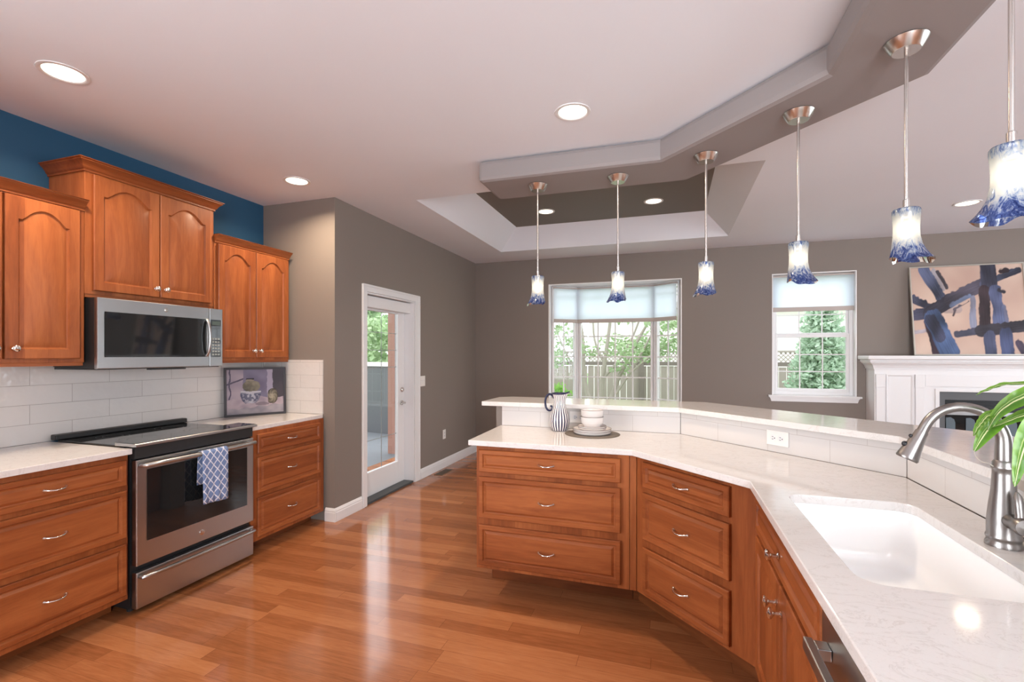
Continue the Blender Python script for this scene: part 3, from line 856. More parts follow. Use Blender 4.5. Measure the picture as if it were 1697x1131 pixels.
def outlet(label, loc, rotz, wdt=.075, hgt=.115, kind='outlet', gangs=1, horiz=False):
    root = thing('wall_'+kind, label, kind, loc, rotz)
    MB().box(-wdt/2, wdt/2, -.005, 0, -hgt/2, hgt/2).build('cover_plate', 'outlet_white', root, bevel=.002)
    if kind == 'outlet':
        for s_ in (-1, 1):
            ox, oz = (s_*.020, 0) if horiz else (0, s_*.020)
            f = MB().lathe([(.0001, 0), (.015, 0), (.0155, -.001)], (ox, -.0065, oz), 20, 'y').build('receptacle', 'trim_gloss', root)
            for a_, b_ in ((-.006, .003), (.006, .003)):
                q = (-.001, b_, a_) if False else None
                if horiz: MB().box(ox-.003-.004, ox-.003+.004, -.0075, -.0068, a_-.0013, a_+.0013).build('slot', 'slot_dark', f)
                else: MB().box(ox+a_-.0013, ox+a_+.0013, -.0075, -.0068, oz+.003-.004, oz+.003+.004).build('slot', 'slot_dark', f)
            if horiz: MB().lathe([(.0001, 0), (.0027, 0), (.0028, -.0007)], (ox+.008, -.0076, 0), 10, 'y').build('slot', 'slot_dark', f)
            else: MB().lathe([(.0001, 0), (.0027, 0), (.0028, -.0007)], (ox, -.0076, oz-.008), 10, 'y').build('slot', 'slot_dark', f)
    else:
        for s_ in ((-.5, .5) if gangs == 2 else (0,)):
            MB().box(s_*.046-.005, s_*.046+.005, -.012, -.0055, -.002, .016).build('toggle', 'trim_gloss', root, bevel=.001)
    return root
outlet('white double outlet on its side on the diagonal tile face', (.5155-.0004, 2.6895-.0004, .992), -pi/4, .116, .074, horiz=True)
outlet('white outlet on the tile between the striped pitcher and the bowls', (-.572, 3.1395, .998), 0, .116, .074, horiz=True)
outlet('white outlet low on the grey wall past the patio door', (XD+.0005, 5.424, .415), R90)
outlet('white double light switch on the grey wall beside the patio door', (XD+.0005, 4.868, 1.11), R90, .118, .118, 'switch', 2)

# framed still life leaning on the backsplash
def color_grid(name, mat, parent, nx, nz, w_, h_, fn, y=0):
    me = bpy.data.meshes.new(name); V = []; Fc = []; C = []
    for j in range(nz+1):
        for i in range(nx+1):
            u, v = i/nx, j/nz
            V.append(((u-.5)*w_, y, v*h_)); C.append(fn(u, v))
    for j in range(nz):
        for i in range(nx):
            b = j*(nx+1)+i; Fc.append((b, b+1, b+nx+2, b+nx+1))
    me.from_pydata(V, [], Fc)
    at = me.color_attributes.new('Col', 'FLOAT_COLOR', 'POINT')
    flat = []
    for c in C: flat += [c[0], c[1], c[2], 1.0]
    at.data.foreach_set('color', flat)
    me.materials.append(MATS[mat]); o = bpy.data.objects.new(name, me); COL.objects.link(o); o.parent = parent
    return o
def srgb(r, g, b):
    f = lambda c: (c/255/12.92) if c/255 <= .04045 else ((c/255+.055)/1.055)**2.4
    return (f(r), f(g), f(b))
def lerp(a, b, t): t = max(0, min(1, t)); return tuple(p+(q-p)*t for p, q in zip(a, b))
def nz3(u, v, s=1.0, o=0.0): return mnoise.noise(Vector((u*s+o, v*s-o, o*.7)))
def still_life(u, v):
    """a bowl with a jug lying in it and a shell on a draped table (v up)"""
    d1 = nz3(u, v, 9, 3)*.02; d2 = nz3(u, v, 22, 8)
    uu, vv = u+d1, v+d1*.7
    if uu < .28: c = lerp(srgb(150, 132, 160), srgb(205, 178, 190), .5+.5*nz3(u, v, 5, 1)+.3*(uu-.1))
    elif uu < .70: c = lerp(srgb(118, 105, 140), srgb(150, 138, 172), .5+.5*nz3(u, v, 6, 2))
    elif uu < .80: c = srgb(186, 170, 198)
    else: c = srgb(82, 72, 84)
    if .04 < uu < .065 or (uu < .28 and abs(vv-(.68+.45*(uu-.03))) < .018): c = srgb(96, 84, 112)
    if vv < .37-.10*abs(uu-.6)+.03*sin(uu*14): c = lerp(srgb(222, 192, 200), srgb(160, 138, 158), .35+.6*abs(nz3(u, v, 8, 5)))
    if vv < .14+.10*(uu-.4)+.02*sin(uu*25): c = lerp(srgb(150, 140, 158), srgb(190, 176, 184), .5+.6*nz3(u, v, 10, 6))
    # jug lying in the bowl
    ex, ez = (uu-.42)/.15, (vv-.62)/.14
    if ex*ex+ez*ez < 1 and vv > .5: c = lerp(srgb(88, 80, 62), srgb(172, 156, 128), .5+.45*ex*.6+.4*ez*.5+.25*d2)
    if abs(uu-.40)<.07 and .74 < vv < .80: c = srgb(60, 54, 66) if vv > .775 else srgb(164, 146, 124)
    # bowl
    hw = .185-.10*max(0, (.50-vv)/.27)**2.2
    if .235 < vv < .51 and abs(uu-.41) < hw:
        t_ = (uu-.41)/hw
        c = lerp(srgb(206, 200, 216), srgb(120, 116, 142), abs(t_)**1.5)
        if .28 < vv < .45 and nz3(u, v, 26, 4) > -.12: c = lerp(c, srgb(58, 66, 112), .75)
        if vv > .475: c = srgb(212, 205, 216)
    # shell
    ex, ez = (uu-.80)/.098, (vv-.38)/.175
    q = ex*ex+ez*ez
    if q < 1: c = lerp(srgb(190, 172, 140), srgb(66, 58, 46), .25+.65*q**.8+.35*sin(6*math.atan2(ez, ex)+8*q)*.4-.3*(ex < .1 and abs(ez) < .3))
    if (uu-.62)**2/.016+(vv-.215)**2/.0015 < 1: c = lerp(c, srgb(110, 92, 112), .6)
    g_ = .3*c[0]+.5*c[1]+.2*c[2]
    return tuple(.62*(q*.72+g_*.28) for q in c)
def leaning_picture(name, label, cat, loc, rotz, w_, h_, fw, depth, lean, fmat, cmat, fn, nx, nz):
    root = thing(name, label, cat, loc, rotz)
    root.rotation_euler = (0, 0, 0)
    root.rotation_mode = 'ZXY' if False else 'XYZ'
    root.matrix_world = Matrix.Translation(loc) @ Matrix.Rotation(rotz, 4, 'Z') @ Matrix.Rotation(-lean, 4, 'X')
    m = MB()
    m.box(-w_/2, w_/2, 0, depth, 0, fw).box(-w_/2, w_/2, 0, depth, h_-fw, h_).box(-w_/2, -w_/2+fw, 0, depth, fw, h_-fw).box(w_/2-fw, w_/2, 0, depth, fw, h_-fw)
    m.build('frame', fmat, root, bevel=.001)
    MB().box(-w_/2+fw, w_/2-fw, depth*.6, depth*.9, fw, h_-fw).build('backing', fmat, root)
    c = color_grid('canvas', cmat, root, nx, nz, w_-2*fw, h_-2*fw, fn, depth*.45); c.location.z = fw
    return root
leaning_picture('framed_picture', 'black framed still life of bowl and shell leaning on the backsplash', 'picture', (-3.268, 3.112, CT+.0012), radians(58), .462, .400, .018, .016, radians(2.5), 'frame_black', 'print_paint', still_life, 150, 115)

# ------------------------------------------------------------------ pendants
def pendant(label, x, y, spin, seed):
    rnd = random.Random(seed)
    root = thing('pendant_light', label, 'pendant lamp', (x, y, 2.5995), 0, 'pendants hanging from the beam')
    MB().lathe([(.0001, 0), (.068, 0), (.070, -.004), (.047, -.040), (.044, -.042), (.0001, -.042)], (0, 0, 0), 40).build('canopy', 'nickel', root, smooth=30)
    zt_ = 1.964-2.5995
    MB().lathe([(.0065, -.042), (.0065, zt_+.030)], (0, 0, 0), 14).build('rod', 'nickel', root, smooth=60)
    MB().lathe([(.0085, zt_+.034), (.0105, zt_+.032), (.0105, zt_+.002), (.020, zt_), (.020, zt_-.035), (.012, zt_-.04)], (0, 0, 0), 18).build('socket', 'nickel', root, smooth=40)
    hgt = .196; seg = 56; rings = []
    prof = [(.014, 1.0), (.032, .998), (.041, .985), (.0445, .955), (.0445, .90), (.042, .78), (.0405, .62), (.0415, .46), (.046, .30), (.0525, .17), (.059, .07), (.0645, .0)]
    ph = [rnd.random()*6.28 for _ in range(4)]
    for r, q in prof:
        ring = []
        fl = max(0, 1-q/.42)**1.6
        for i in range(seg):
            a = 2*pi*i/seg
            wob = 1+fl*(.06*sin(3*a+ph[0])+.04*sin(5*a+ph[1])+.24*cos(a-spin))
            dz = fl*(.006*sin(3*a+ph[0]+.6)+.0035*sin(6*a+ph[2])-.006*cos(a-spin))
            rr_ = r*wob
            ring.append((rr_*cos(a), rr_*sin(a), -hgt/2+hgt*q+dz))
        rings.append(ring)
    sh = MB().loft(rings).build('glass_shade', 'art_glass', root, smooth=80, loc=(0, 0, zt_-hgt/2))
    MB().sphere((0, 0, zt_-.082), .023, 16, 10, 1.4).build('bulb', 'bulb_glow', root, smooth=80)
    return root
for (x, y, sp, sd, lb) in (
    (-.876, 3.232, 3.6, 1, 'blue and white glass pendant hanging nearest the free end of the beam'),
    (-.326, 3.240, 3.9, 2, 'narrow blue glass pendant hanging in front of the bay window'),
    (.206, 3.060, 3.7, 3, 'milky blue glass pendant where the beam starts to turn, over the bar'),
    (.600, 2.664, -.4, 4, 'blue glass pendant flaring to one side before the narrow window'),
    (.850, 2.182, -.2, 5, 'deep blue glass pendant hanging beside the abstract painting'),
    (.855, 1.606, 3.4, 6, 'blue and white glass pendant hanging above the sink faucet')):
    pendant(lb, x, y, sp, sd)

# ------------------------------------------------------------------ recessed lights
def can(label, x, y, z=H, power=13.0):
    root = thing('recessed_light', label, 'ceiling light', (x, y, z-.0005), 0, 'recessed ceiling lights')
    MB().lathe([(.098, 0), (.097, -.004), (.084, -.006), (.078, -.003), (.076, 0)], (0, 0, 0), 40).build('trim_ring', 'trim_gloss', root, smooth=40)
    MB().lathe([(.0001, -.0015), (.077, -.0015)], (0, 0, 0), 32).build('lens', 'lamp_glow', root)
    l = bpy.data.lights.new('recessed_light_beam', 'AREA'); l.shape = 'DISK'; l.size = .15; l.energy = power; l.color = (1, .80, .58); l.spread = radians(150)
    lo = bpy.data.objects.new('recessed_light_beam', l); COL.objects.link(lo); lo.location = (x, y, z-.012)
    return root
can('round recessed ceiling light over the counter near the wide wall cabinet', -2.715, 1.478)
can('round recessed ceiling light close to the grey wall corner', -2.709, 2.957)
can('round recessed ceiling light in the middle of the kitchen ceiling', -.504, 2.59)
can('recessed light in the grey tray panel nearer the patio door', -1.294, 5.12, H+.25, 5)
can('recessed light in the grey tray panel farther from the patio door', -.156, 5.12, H+.25, 5)
can('recessed light in the living room ceiling above the fireplace painting', 2.48, 5.23, H, 2.5)

# ------------------------------------------------------------------ patio door
dr = sroot('door_1', (XD, 0, 0))
m = MB()     # casing round the opening, jamb lining
y0, y1, zt_ = 3.800, 4.690, 2.000
cw = .068
for a, b, c, d_ in ((y0-cw, y0, 0.001, zt_+cw), (y1, y1+cw+.03, 0.001, zt_+cw), (y0, y1, zt_, zt_+cw)):
    m.box(.0005, .016, a, b, c, d_); 
    if b-a < .2: m.box(.016, .021, a+(.0 if a > 4 else .0), b-(.048 if a > 4 else .048) if a < 4 else b, c, d_) if False else None
m.box(.016, .022, y0-cw, y0-cw+.02, 0.001, zt_+cw).box(.016, .022, y1+cw+.01, y1+cw+.03, 0.001, zt_+cw).box(.016, .022, y0-cw+.02, y1+cw+.01, zt_+cw-.02, zt_+cw)
m.build('casing', 'trim_gloss', dr, bevel=.003)
m = MB().box(-.165, 0, y0-.012, y0+.014, .002, zt_).box(-.165, 0, y1-.014, y1+.012, .002, zt_).box(-.165, 0, y0+.014, y1-.014, zt_-.014, zt_+.012)
m.build('jamb', 'trim_gloss', dr)
MB().box(-.17, -.004, y0+.015, y1-.015, .001, .020).build('threshold', 'threshold', dr)
lx0, lx1 = -.155, -.115
m = MB().box(lx0, lx1, y0+.017, y0+.135, .022, 1.980).box(lx0, lx1, y1-.150, y1-.017, .022, 1.980).box(lx0, lx1, y0+.135, y1-.150, .022, .255).box(lx0, lx1, y0+.135, y1-.150, 1.85, 1.980)
lf = m.build('leaf', 'trim_gloss', dr, bevel=.004)
MB().box(-.139, -.133, y0+.136, y1-.151, .256, 1.849).build('pane', 'window_glass', dr)
m = MB()
ymid = 4.255
m.box(-.138, -.134, ymid-.003, ymid+.003, .257, 1.848)
for z in (.56, 1.28, 1.46, 1.64): m.box(-.1378, -.1342, y0+.137, y1-.152, z-.003, z+.003)
m.build('muntin', 'key_grey', dr)
dk = MB().lathe([(.0001, .022), (.020, .020), (.028, .008), (.028, 0)], (lx1+.0005, y1-.075, 1.028), 20, 'x').build('deadbolt', 'nickel', dr, smooth=40)
m = MB().lathe([(.027, 0), (.027, .008), (.012, .012), (.011, .045), (.0001, .046)], (lx1+.0005, y1-.075, .885), 20, 'x')
m.tube([(lx1+.040, y1-.075, .885), (lx1+.042, y1-.11, .886), (lx1+.040, y1-.165, .882)], [.010, .0085, .007], 10)
m.build('door_handle', 'nickel', dr, smooth=40)
vs = MB().box(XD-.106, XD-.040, 3.818, 4.672, 1.868, 1.978).build('door_shade', 'trim_gloss', None, bevel=.004)
tag(vs, 'white roller shade box fixed across the top of the patio door', 'shade')

fv = MB()
fv.box(-.055, .055, -.155, .155, .0005, .004)
for i in range(11): fv.box(-.046, .046, -.14+i*.0265, -.14+i*.0265+.015, .004, .0046, 1)
tag(fv.build('floor_vent', ['vent_brown', 'slot_dark'], None, loc=(-2.572, 5.19, 0)), 'brown slotted floor vent by the grey wall past the patio door', 'vent')

# ------------------------------------------------------------------ bay window
W1 = sroot('window_1')
bx0, bx1, bz0, bz1 = BAY; yb = 6.795
mx0, mx1 = -1.252, -.190
yo = YF+.002
trap = [(bx0, yo), (bx1, yo), (bx1, YF+.15), (mx1+.03, yb+.05), (mx0-.03, yb+.05), (bx0, YF+.15)]
MB().prism(trap, bz1-.012, bz1+.03).build('head_board', 'trim_white', W1)
MB().prism(trap, bz0-.03, bz0+.012).build('sill_board', 'trim_white', W1)
for x_, s_ in ((bx0, 1), (bx1, -1)):
    MB().box(x_, x_+s_*.014, YF-.004, YF+.15, bz0+.012, bz1-.012).build('jamb', 'trim_white', W1)
def sash_unit(root, p, q, cols, zs, z0, z1, fw=.035, mz=None):
    """window between plan points p and q: frame, muntin grid and pane"""
    p = Vector(p); q = Vector(q); L = (q-p).length; ang = math.atan2(q.y-p.y, q.x-p.x)
    def put(o): o.location = (p.x, p.y, 0); o.rotation_euler.z = ang; return o
    m = MB().box(0, fw, -.03, .03, z0, z1).box(L-fw, L, -.03, .03, z0, z1).box(fw, L-fw, -.03, .03, z0, z0+fw).box(fw, L-fw, -.03, .03, z1-fw, z1)
    put(m.build('frame', 'trim_gloss', root, bevel=.003))
    m = MB()
    for i in range(1, cols):
        x = fw+(L-2*fw)*i/cols; m.box(x-.008, x+.008, -.005, .005, z0+fw, z1-fw)
    for z in zs: m.box(fw, L-fw, -.0048, .0048, z-.008, z+.008)
    put(m.build('muntin', 'trim_gloss', root))
    put(MB().box(fw, L-fw, .006, .010, z0+fw, z1-fw).build('pane', 'window_glass', root))
rowz = [.81+.287*i for i in range(0, 6)]
z0_, z1_ = bz0+.013, bz1-.013
P0, P1, P2, P3 = (bx0+.016, YF+.122), (mx0, yb), (mx1, yb), (bx1-.016, YF+.122)
d45 = .03
sash_unit(W1, (P0[0]+.0, P0[1]), (P1[0]-.024, P1[1]-.024), 2, rowz, z0_, z1_, .028)
sash_unit(W1, (P1[0]+.026, yb), (P2[0]-.026, yb), 4, rowz, z0_, z1_, .03)
sash_unit(W1, (P2[0]+.024, P2[1]-.024), P3, 2, rowz, z0_, z1_, .028)
for x_, y_ in (P1, P2):
    MB().lathe([(.026, z0_), (.026, z1_)], (x_, y_, 0), 8, cap0=True, cap1=True).build('mullion_post', 'trim_gloss', W1)

def shade(label, p, q, z0, z1, off=.05):
    p = Vector(p); q = Vector(q); L = (q-p).length; ang = math.atan2(q.y-p.y, q.x-p.x)
    root = thing('roller_shade', label, 'shade', (p.x, p.y, 0), ang)
    MB().box(0, L, -off-.001, -off+.001, z0+.05, z1-.02).build('fabric', 'shade_fabric', root)
    MB().box(0, L, -off-.006, -off+.006, z0, z0+.052).build('bottom_bar', 'shade_bar', root, bevel=.003)
    MB().tube([(0, -off+.010, z1-.018), (L, -off+.010, z1-.018)], .014, 12).build('roller', 'shade_bar', root, smooth=50)
    return root
shade('translucent roller shade on the bay pane nearer the patio door', (P0[0]+.025, P0[1]-.030), (P1[0]-.01, P1[1]-.045), 1.86, 2.365, .035)
shade('wide translucent roller shade on the middle pane of the bay window', (P1[0]+.012, yb-.03), (P2[0]-.012, yb-.03), 1.86, 2.365, .035)
shade('translucent roller shade on the bay pane nearer the narrow window', (P2[0]+.01, P2[1]-.045), (P3[0]-.025, P3[1]-.030), 1.86, 2.365, .035)

# unseen windows, added to light the room: rear left, back, living room side
W3 = sroot('added_window_back'); W4 = sroot('added_window_side'); W5 = sroot('added_window_rear_left')
for k_ in range(2): sash_unit(W5, (XL-.08, LEFTW[0]+.002+k_*1.149), (XL-.08, LEFTW[0]+1.147+k_*1.149), 3, [.9, 1.3, 1.7, 2.1], .452, 2.498)
for k_ in range(2): sash_unit(W3, (BACKW[0]+.002+k_*.980, YB-.08), (BACKW[0]+.978+k_*.980, YB-.08), 3, [.6, 1.0, 1.4, 1.8, 2.2], .202, 2.578)
for k_ in range(4): sash_unit(W4, (XR+.08, 5.398-k_*1.099), (XR+.08, 5.398-1.096-k_*1.099), 3, [.9, 1.2, 1.5, 1.8, 2.1], .602, 2.298)
# ------------------------------------------------------------------ narrow window
W2 = sroot('window_2')
x0, x1, z0, z1 = WIN
yw = YF+.10
m = MB().box(x0, x0+.010, YF-.002, YF+.148, z0, z1).box(x1-.010, x1, YF-.002, YF+.148, z0, z1).box(x0+.010, x1-.010, YF-.002, YF+.148, z1-.010, z1)
m.build('jamb', 'trim_white', W2)
m = MB().box(x0+.011, x0+.048, yw-.02, yw+.045, z0+.001, z1-.011).box(x1-.048, x1-.011, yw-.02, yw+.045, z0+.001, z1-.011).box(x0+.048, x1-.048, yw-.02, yw+.045, z0+.001, z0+.045).box(x0+.048, x1-.048, yw-.02, yw+.045, z1-.05, z1-.011)
m.build('frame', 'trim_gloss', W2, bevel=.003)
zr = 1.63
lo_ = MB().box(x0+.049, x0+.078, yw-.018, yw+.010, z0+.046, zr+.03).box(x1-.078, x1-.049, yw-.018, yw+.010, z0+.046, zr+.03).box(x0+.078, x1-.078, yw-.018, yw+.010, z0+.046, z0+.078).box(x0+.078, x1-.078, yw-.018, yw+.010, zr-.012, zr+.03)
lo_.build('sash', 'trim_gloss', W2, bevel=.002)
up_ = MB().box(x0+.049, x0+.072, yw+.012, yw+.038, zr-.008, z1-.051).box(x1-.072, x1-.049, yw+.012, yw+.038, zr-.008, z1-.051).box(x0+.072, x1-.072, yw+.012, yw+.038, zr-.008, zr+.045)
up_.build('sash', 'trim_gloss', W2, bevel=.002)
m = MB(); wl = x1-x0-.156
for i in (1, 2): m.box(x0+.078+wl*i/3-.006, x0+.078+wl*i/3+.006, yw-.008, yw, z0+.079, zr-.013)
for i in (1, 2): m.box(x0+.078, x1-.078, yw-.0078, yw-.0002, z0+.078+(zr-z0-.09)*i/3-.006, z0+.078+(zr-z0-.09)*i/3+.006)
for i in (1, 2): m.box(x0+.072+(wl+.012)*i/3-.006, x0+.072+(wl+.012)*i/3+.006, yw+.021, yw+.029, zr+.046, z1-.052)
m.box(x0+.072, x1-.072, yw+.0212, yw+.0288, zr+.255, zr+.267)
m.build('muntin', 'trim_gloss', W2)
MB().box(x0+.078, x1-.078, yw+.001, yw+.004, z0+.079, zr-.013).build('pane', 'window_glass', W2)
MB().box(x0+.072, x1-.072, yw+.030, yw+.033, zr+.046, z1-.052).build('pane', 'window_glass', W2)
MB().sphere(((x0+x1)/2-.03, yw-.022, zr+.034), .016, 12, 8, .5).build('latch', 'trim_gloss', W2, smooth=60)
sl = MB()
sl.loft([[(x0-.035, yy, z0-.0005), (x1+.035, yy, z0-.0005), (x1+.035, yy, z0-.022), (x1+.020, yy, z0-.036), (x1+.008, yy, z0-.075), (x0-.008, yy, z0-.075), (x0-.020, yy, z0-.036), (x0-.035, yy, z0-.022)] for yy in (YF-.001, YF-.012)], True, True)
sl.box(x0-.042, x1+.042, YF-.045, YF-.0005, z0-.020, z0)
sl.box(x0+.001, x1-.001, YF, YF+.10, z0-.0, z0+.0008)
sl.build('stool', 'trim_gloss', W2)
shade('translucent roller shade half lowered over the narrow window', (x0+.012, yw-.03), (x1-.012, yw-.03), 1.93, 2.372, .02)

# ------------------------------------------------------------------ fireplace and painting
fp = thing('fireplace', 'white panelled fireplace surround with mantel shelf and gas insert', 'fireplace', (2.13, YF-.002, 0), 0)
FW_ = 2.40; fy = -.235        # front plane, local y
oz, ox0 = 1.022, .575
m = MB().box(0, ox0, fy, 0, 0, 1.255).box(FW_-ox0, FW_, fy, 0, 0, 1.255).box(ox0, FW_-ox0, fy, 0, oz, 1.255)
m.build('surround', 'trim_gloss', fp)
m = MB()
prof = [(0, 1.256), (.010, 1.256), (.010, 1.270), (.016, 1.276), (.020, 1.292), (.036, 1.312), (.050, 1.322), (.050, 1.330), (.062, 1.338), (.062, 1.348), (.054, 1.352), (.060, 1.358), (.078, 1.362), (.082, 1.372), (.082, 1.394), (.078, 1.402)]
m.loft([[(-o, 0, z), (-o, fy-o, z), (FW_+o, fy-o, z), (FW_+o, 0, z)] for o, z in prof], True, True)
m.build('mantel_shelf', 'trim_gloss', fp, smooth=30)
for px_ in (.012, .365, FW_-.445, FW_-.092):
    pw = .080
    m = MB().box(px_, px_+pw, fy-.014, fy-.0005, .16, 1.06).box(px_-.004, px_+pw+.004, fy-.020, fy-.0005, 1.06, 1.20).box(px_-.004, px_+pw+.004, fy-.020, fy-.0005, 0.002, .16)
    m.build('pilaster', 'trim_gloss', fp, bevel=.003)
for px_, pw in ((.105, .245), (FW_-.350, .245)):
    m = MB()
    r = [[(px_+d_, fy+y_, .16+d_), (px_+pw-d_, fy+y_, .16+d_), (px_+pw-d_, fy+y_, 1.20-d_), (px_+d_, fy+y_, 1.20-d_)] for d_, y_ in ((0, -.0005), (.0, -.012), (.010, -.012), (.022, -.002))]
    m.loft(r, False, True); m.build('panel', 'trim_gloss', fp)
m = MB().box(.455, FW_-.455, fy-.008, fy-.0005, 1.075, 1.20)
m.build('frieze_panel', 'trim_gloss', fp, bevel=.003)
m = MB().box(ox0-.035, ox0, fy-.012, fy-.0005, 0.002, oz+.03).box(FW_-ox0, FW_-ox0+.035, fy-.012, fy-.0005, 0.002, oz+.03).box(ox0, FW_-ox0, fy-.012, fy-.0005, oz, oz+.03)
m.build('opening_trim', 'trim_gloss', fp, bevel=.003)
m = MB().box(ox0+.002, ox0+.060, fy+.02, fy+.06, .002, oz-.002).box(FW_-ox0-.060, FW_-ox0-.002, fy+.02, fy+.06, .002, oz-.002).box(ox0+.060, FW_-ox0-.060, fy+.02, fy+.06, oz-.085, oz-.002)
m.build('slate_facing', 'fire_grey', fp)
ins = MB().box(ox0+.062, FW_-ox0-.062, fy+.07, -.01, .003, oz-.088).build('firebox', 'black_metal', fp)
for i in range(5):
    MB().box(ox0+.075, FW_-ox0-.075, fy+.045, fy+.066, oz-.112-i*.019, oz-.104-i*.019).build('louvre', 'black_metal', ins)
MB().box(ox0+.070, FW_-ox0-.070, fy+.040, fy+.066, oz-.245, oz-.208).build('hood_bar', 'stainless', ins)
MB().box(ox0+.075, FW_-ox0-.075, fy+.055, fy+.066, .14, oz-.250).build('glass_front', 'black_glass', ins)
for i in range(6):
    xs_ = ox0+.13+i*.17
    pts = [(xs_-.055, fy+.050, .30), (xs_-.055, fy+.050, .62), (xs_-.045, fy+.048, .70), (xs_-.02, fy+.047, .735)]
    m = MB().prism([(xs_-.05, 0), (xs_+.03, 0), (xs_+.03, .42), (xs_+.02, .455), (xs_-.01, .475), (xs_-.05, .47)], 0, .004)
    m.v = [(p[0], fy+.050-p[2], .275+p[1]) for p in m.v]
    m.build('screen_panel', 'mesh_blue', ins)

def seg_d(px, py, ax, ay, bx, by):
    vx, vy = bx-ax, by-ay; L2 = vx*vx+vy*vy
    t = max(0, min(1, ((px-ax)*vx+(py-ay)*vy)/L2))
    return math.hypot(px-ax-vx*t, py-ay-vy*t), t
STK = [((520, 640), (640, 640), 60, (150, 140, 146), .55), ((215, 860), (340, 840), 28, (150, 150, 168), .7), ((380, 265), (480, 440), 46, (140, 140, 150), .8),
       ((290, 250), (450, 510), 88, (78, 84, 108), 1), ((430, 275), (520, 430), 30, (60, 56, 62), 1), ((190, 540), (350, 615), 66, (70, 72, 92), 1),
       ((205, 695), (420, 665), 88, (66, 66, 84), 1), ((360, 670), (560, 555), 110, (58, 56, 68), 1), ((560, 545), (870, 400), 105, (66, 62, 72), 1), ((570, 600), (740, 510), 36, (104, 116, 142), .9),
       ((870, 390), (1190, 260), 56, (72, 76, 96), 1), ((1030, 270), (1090, 260), 40, (60, 48, 54), 1), ((905, 205), (935, 460), 128, (56, 56, 70), 1),
       ((770, 530), (790, 800), 46, (110, 116, 136), .9), ((885, 460), (895, 830), 84, (52, 42, 46), 1), ((985, 450), (1030, 800), 88, (74, 80, 106), 1), ((1060, 620), (1090, 760), 40, (84, 92, 120), .9),
       ((1020, 455), (1060, 470), 34, (52, 50, 60), 1), ((345, 760), (440, 1060), 60, (62, 46, 56), 1), ((400, 730), (570, 1060), 150, (72, 88, 122), 1), ((370, 740), (470, 900), 90, (58, 58, 76), .9),
       ((630, 880), (860, 845), 52, (64, 64, 78), 1), ((860, 850), (1290, 795), 92, (50, 47, 54), 1), ((935, 900), (950, 1070), 92, (66, 70, 92), 1), ((1085, 870), (1110, 1070), 96, (60, 66, 92), 1), ((1200, 960), (1260, 1070), 60, (72, 62, 78), 1),
       ((590, 700), (610, 650), 16, (90, 80, 86), 1), ((600, 640), (730, 565), 12, (90, 84, 92), 1)]
def abstract(u, v):
    px = 150+u*1075+(1-v)*80; py = 243+(1-v)*825-u*50*v
    n1 = nz3(px/120, py/120, 1, 2); n2 = nz3(px/30, py/30, 1, 9); n3 = nz3(px/300, py/300, 1, 5)
    c = lerp(srgb(206, 180, 164), srgb(186, 156, 142), .5+n3*.8+n1*.3)
    for (a, b, w_, col, op) in STK:
        d_, t_ = seg_d(px+n1*10, py+n2*9, *a, *b)
        e_ = w_*.60+n2*6+n1*7
        if d_ < e_+4:
            k_ = max(0, min(1, (e_+4-d_)/8))*op
            vx, vy = b[0]-a[0], b[1]-a[1]; L_ = math.hypot(vx, vy)
            cr = ((px-a[0])*vy-(py-a[1])*vx)/L_; al = ((px-a[0])*vx+(py-a[1])*vy)/L_
            st = nz3(cr/9, al/150, 1, 4)
            cc = srgb(*[max(0, min(255, q*(1+.16*st+.5*n3+.35*n1))) for q in col])
            c = lerp(c, cc, k_)
    return c
leaning_picture('abstract_painting', 'abstract canvas of dark blue strokes on beige leaning on the mantel', 'painting', (3.020, 6.285, 1.4060), 0, .990, .985, .012, .022, radians(-7.5)*-1, 'frame_silver', 'canvas_paint', abstract, 230, 210)

# ------------------------------------------------------------------ striped plant on the bar
pl = thing('potted_plant', 'potted plant with long green and cream striped leaves arching over the faucet', 'plant', (1.100, 1.530, BT), 0)
MB().lathe([(.0001, .0005), (.055, .0005), (.060, .004), (.078, .11), (.082, .125), (.078, .128), (.070, .122), (.0001, .118)], (0, 0, 0), 32).build('pot', 'pot_glaze', pl, smooth=45)
MB().lathe([(.0001, .1185), (.070, .1225)], (0, 0, 0), 24).build('soil', 'soil', pl)
MB().tube([(0, 0, .115), (.003, .002, .14), (0, .004, .165)], [.011, .010, .009], 10).build('stem', 'bark', pl, smooth=60)
def leaf(pts, wmax, nrm, parent=pl, curl=.25, side=None):
    """pts: centre line (world); nrm: rough facing of the blade"""
    C = [Vector(p) for p in smooth_pts(pts, 6)]; n = len(C)
    me = bpy.data.meshes.new('leaf'); V = []; Fc = []; UV = []
    N0 = Vector(nrm).normalized(); cols = 6
    for i in range(n):
        t = i/(n-1); T = (C[min(i+1, n-1)]-C[max(i-1, 0)]).normalized()
        S = T.cross(N0).normalized(); N = S.cross(T)
        w_ = wmax*(sin(pi*min(1, .12+.88*t)**.75)**.75 if t < 1 else 0.02)
        w_ = max(w_, .0012)
        for k in range(cols+1):
            q = k/cols*2-1
            V.append(C[i]+S*(w_*q*.5)+N*(curl*w_*.5*(q*q))+N*(.0012*sin(i*1.7+k))); UV.append((k/cols, t))
    for i in range(n-1):
        for k in range(cols):
            b = i*(cols+1)+k; Fc.append((b, b+1, b+cols+2, b+cols+1))
    me.from_pydata([tuple(v) for v in V], [], Fc)
    ul = me.uv_layers.new(name='UVMap')
    for lp in me.loops: ul.data[lp.index].uv = UV[lp.vertex_index]
    me.shade_smooth(); me.materials.append(MATS['striped_leaf'])
    o = bpy.data.objects.new('leaf', me); COL.objects.link(o); o.parent = parent
    o.matrix_parent_inverse = Matrix.Translation(-Vector(parent.location))
    return o
base = (1.100, 1.534, BT+.16)
view = (-.45, -.88, .12)
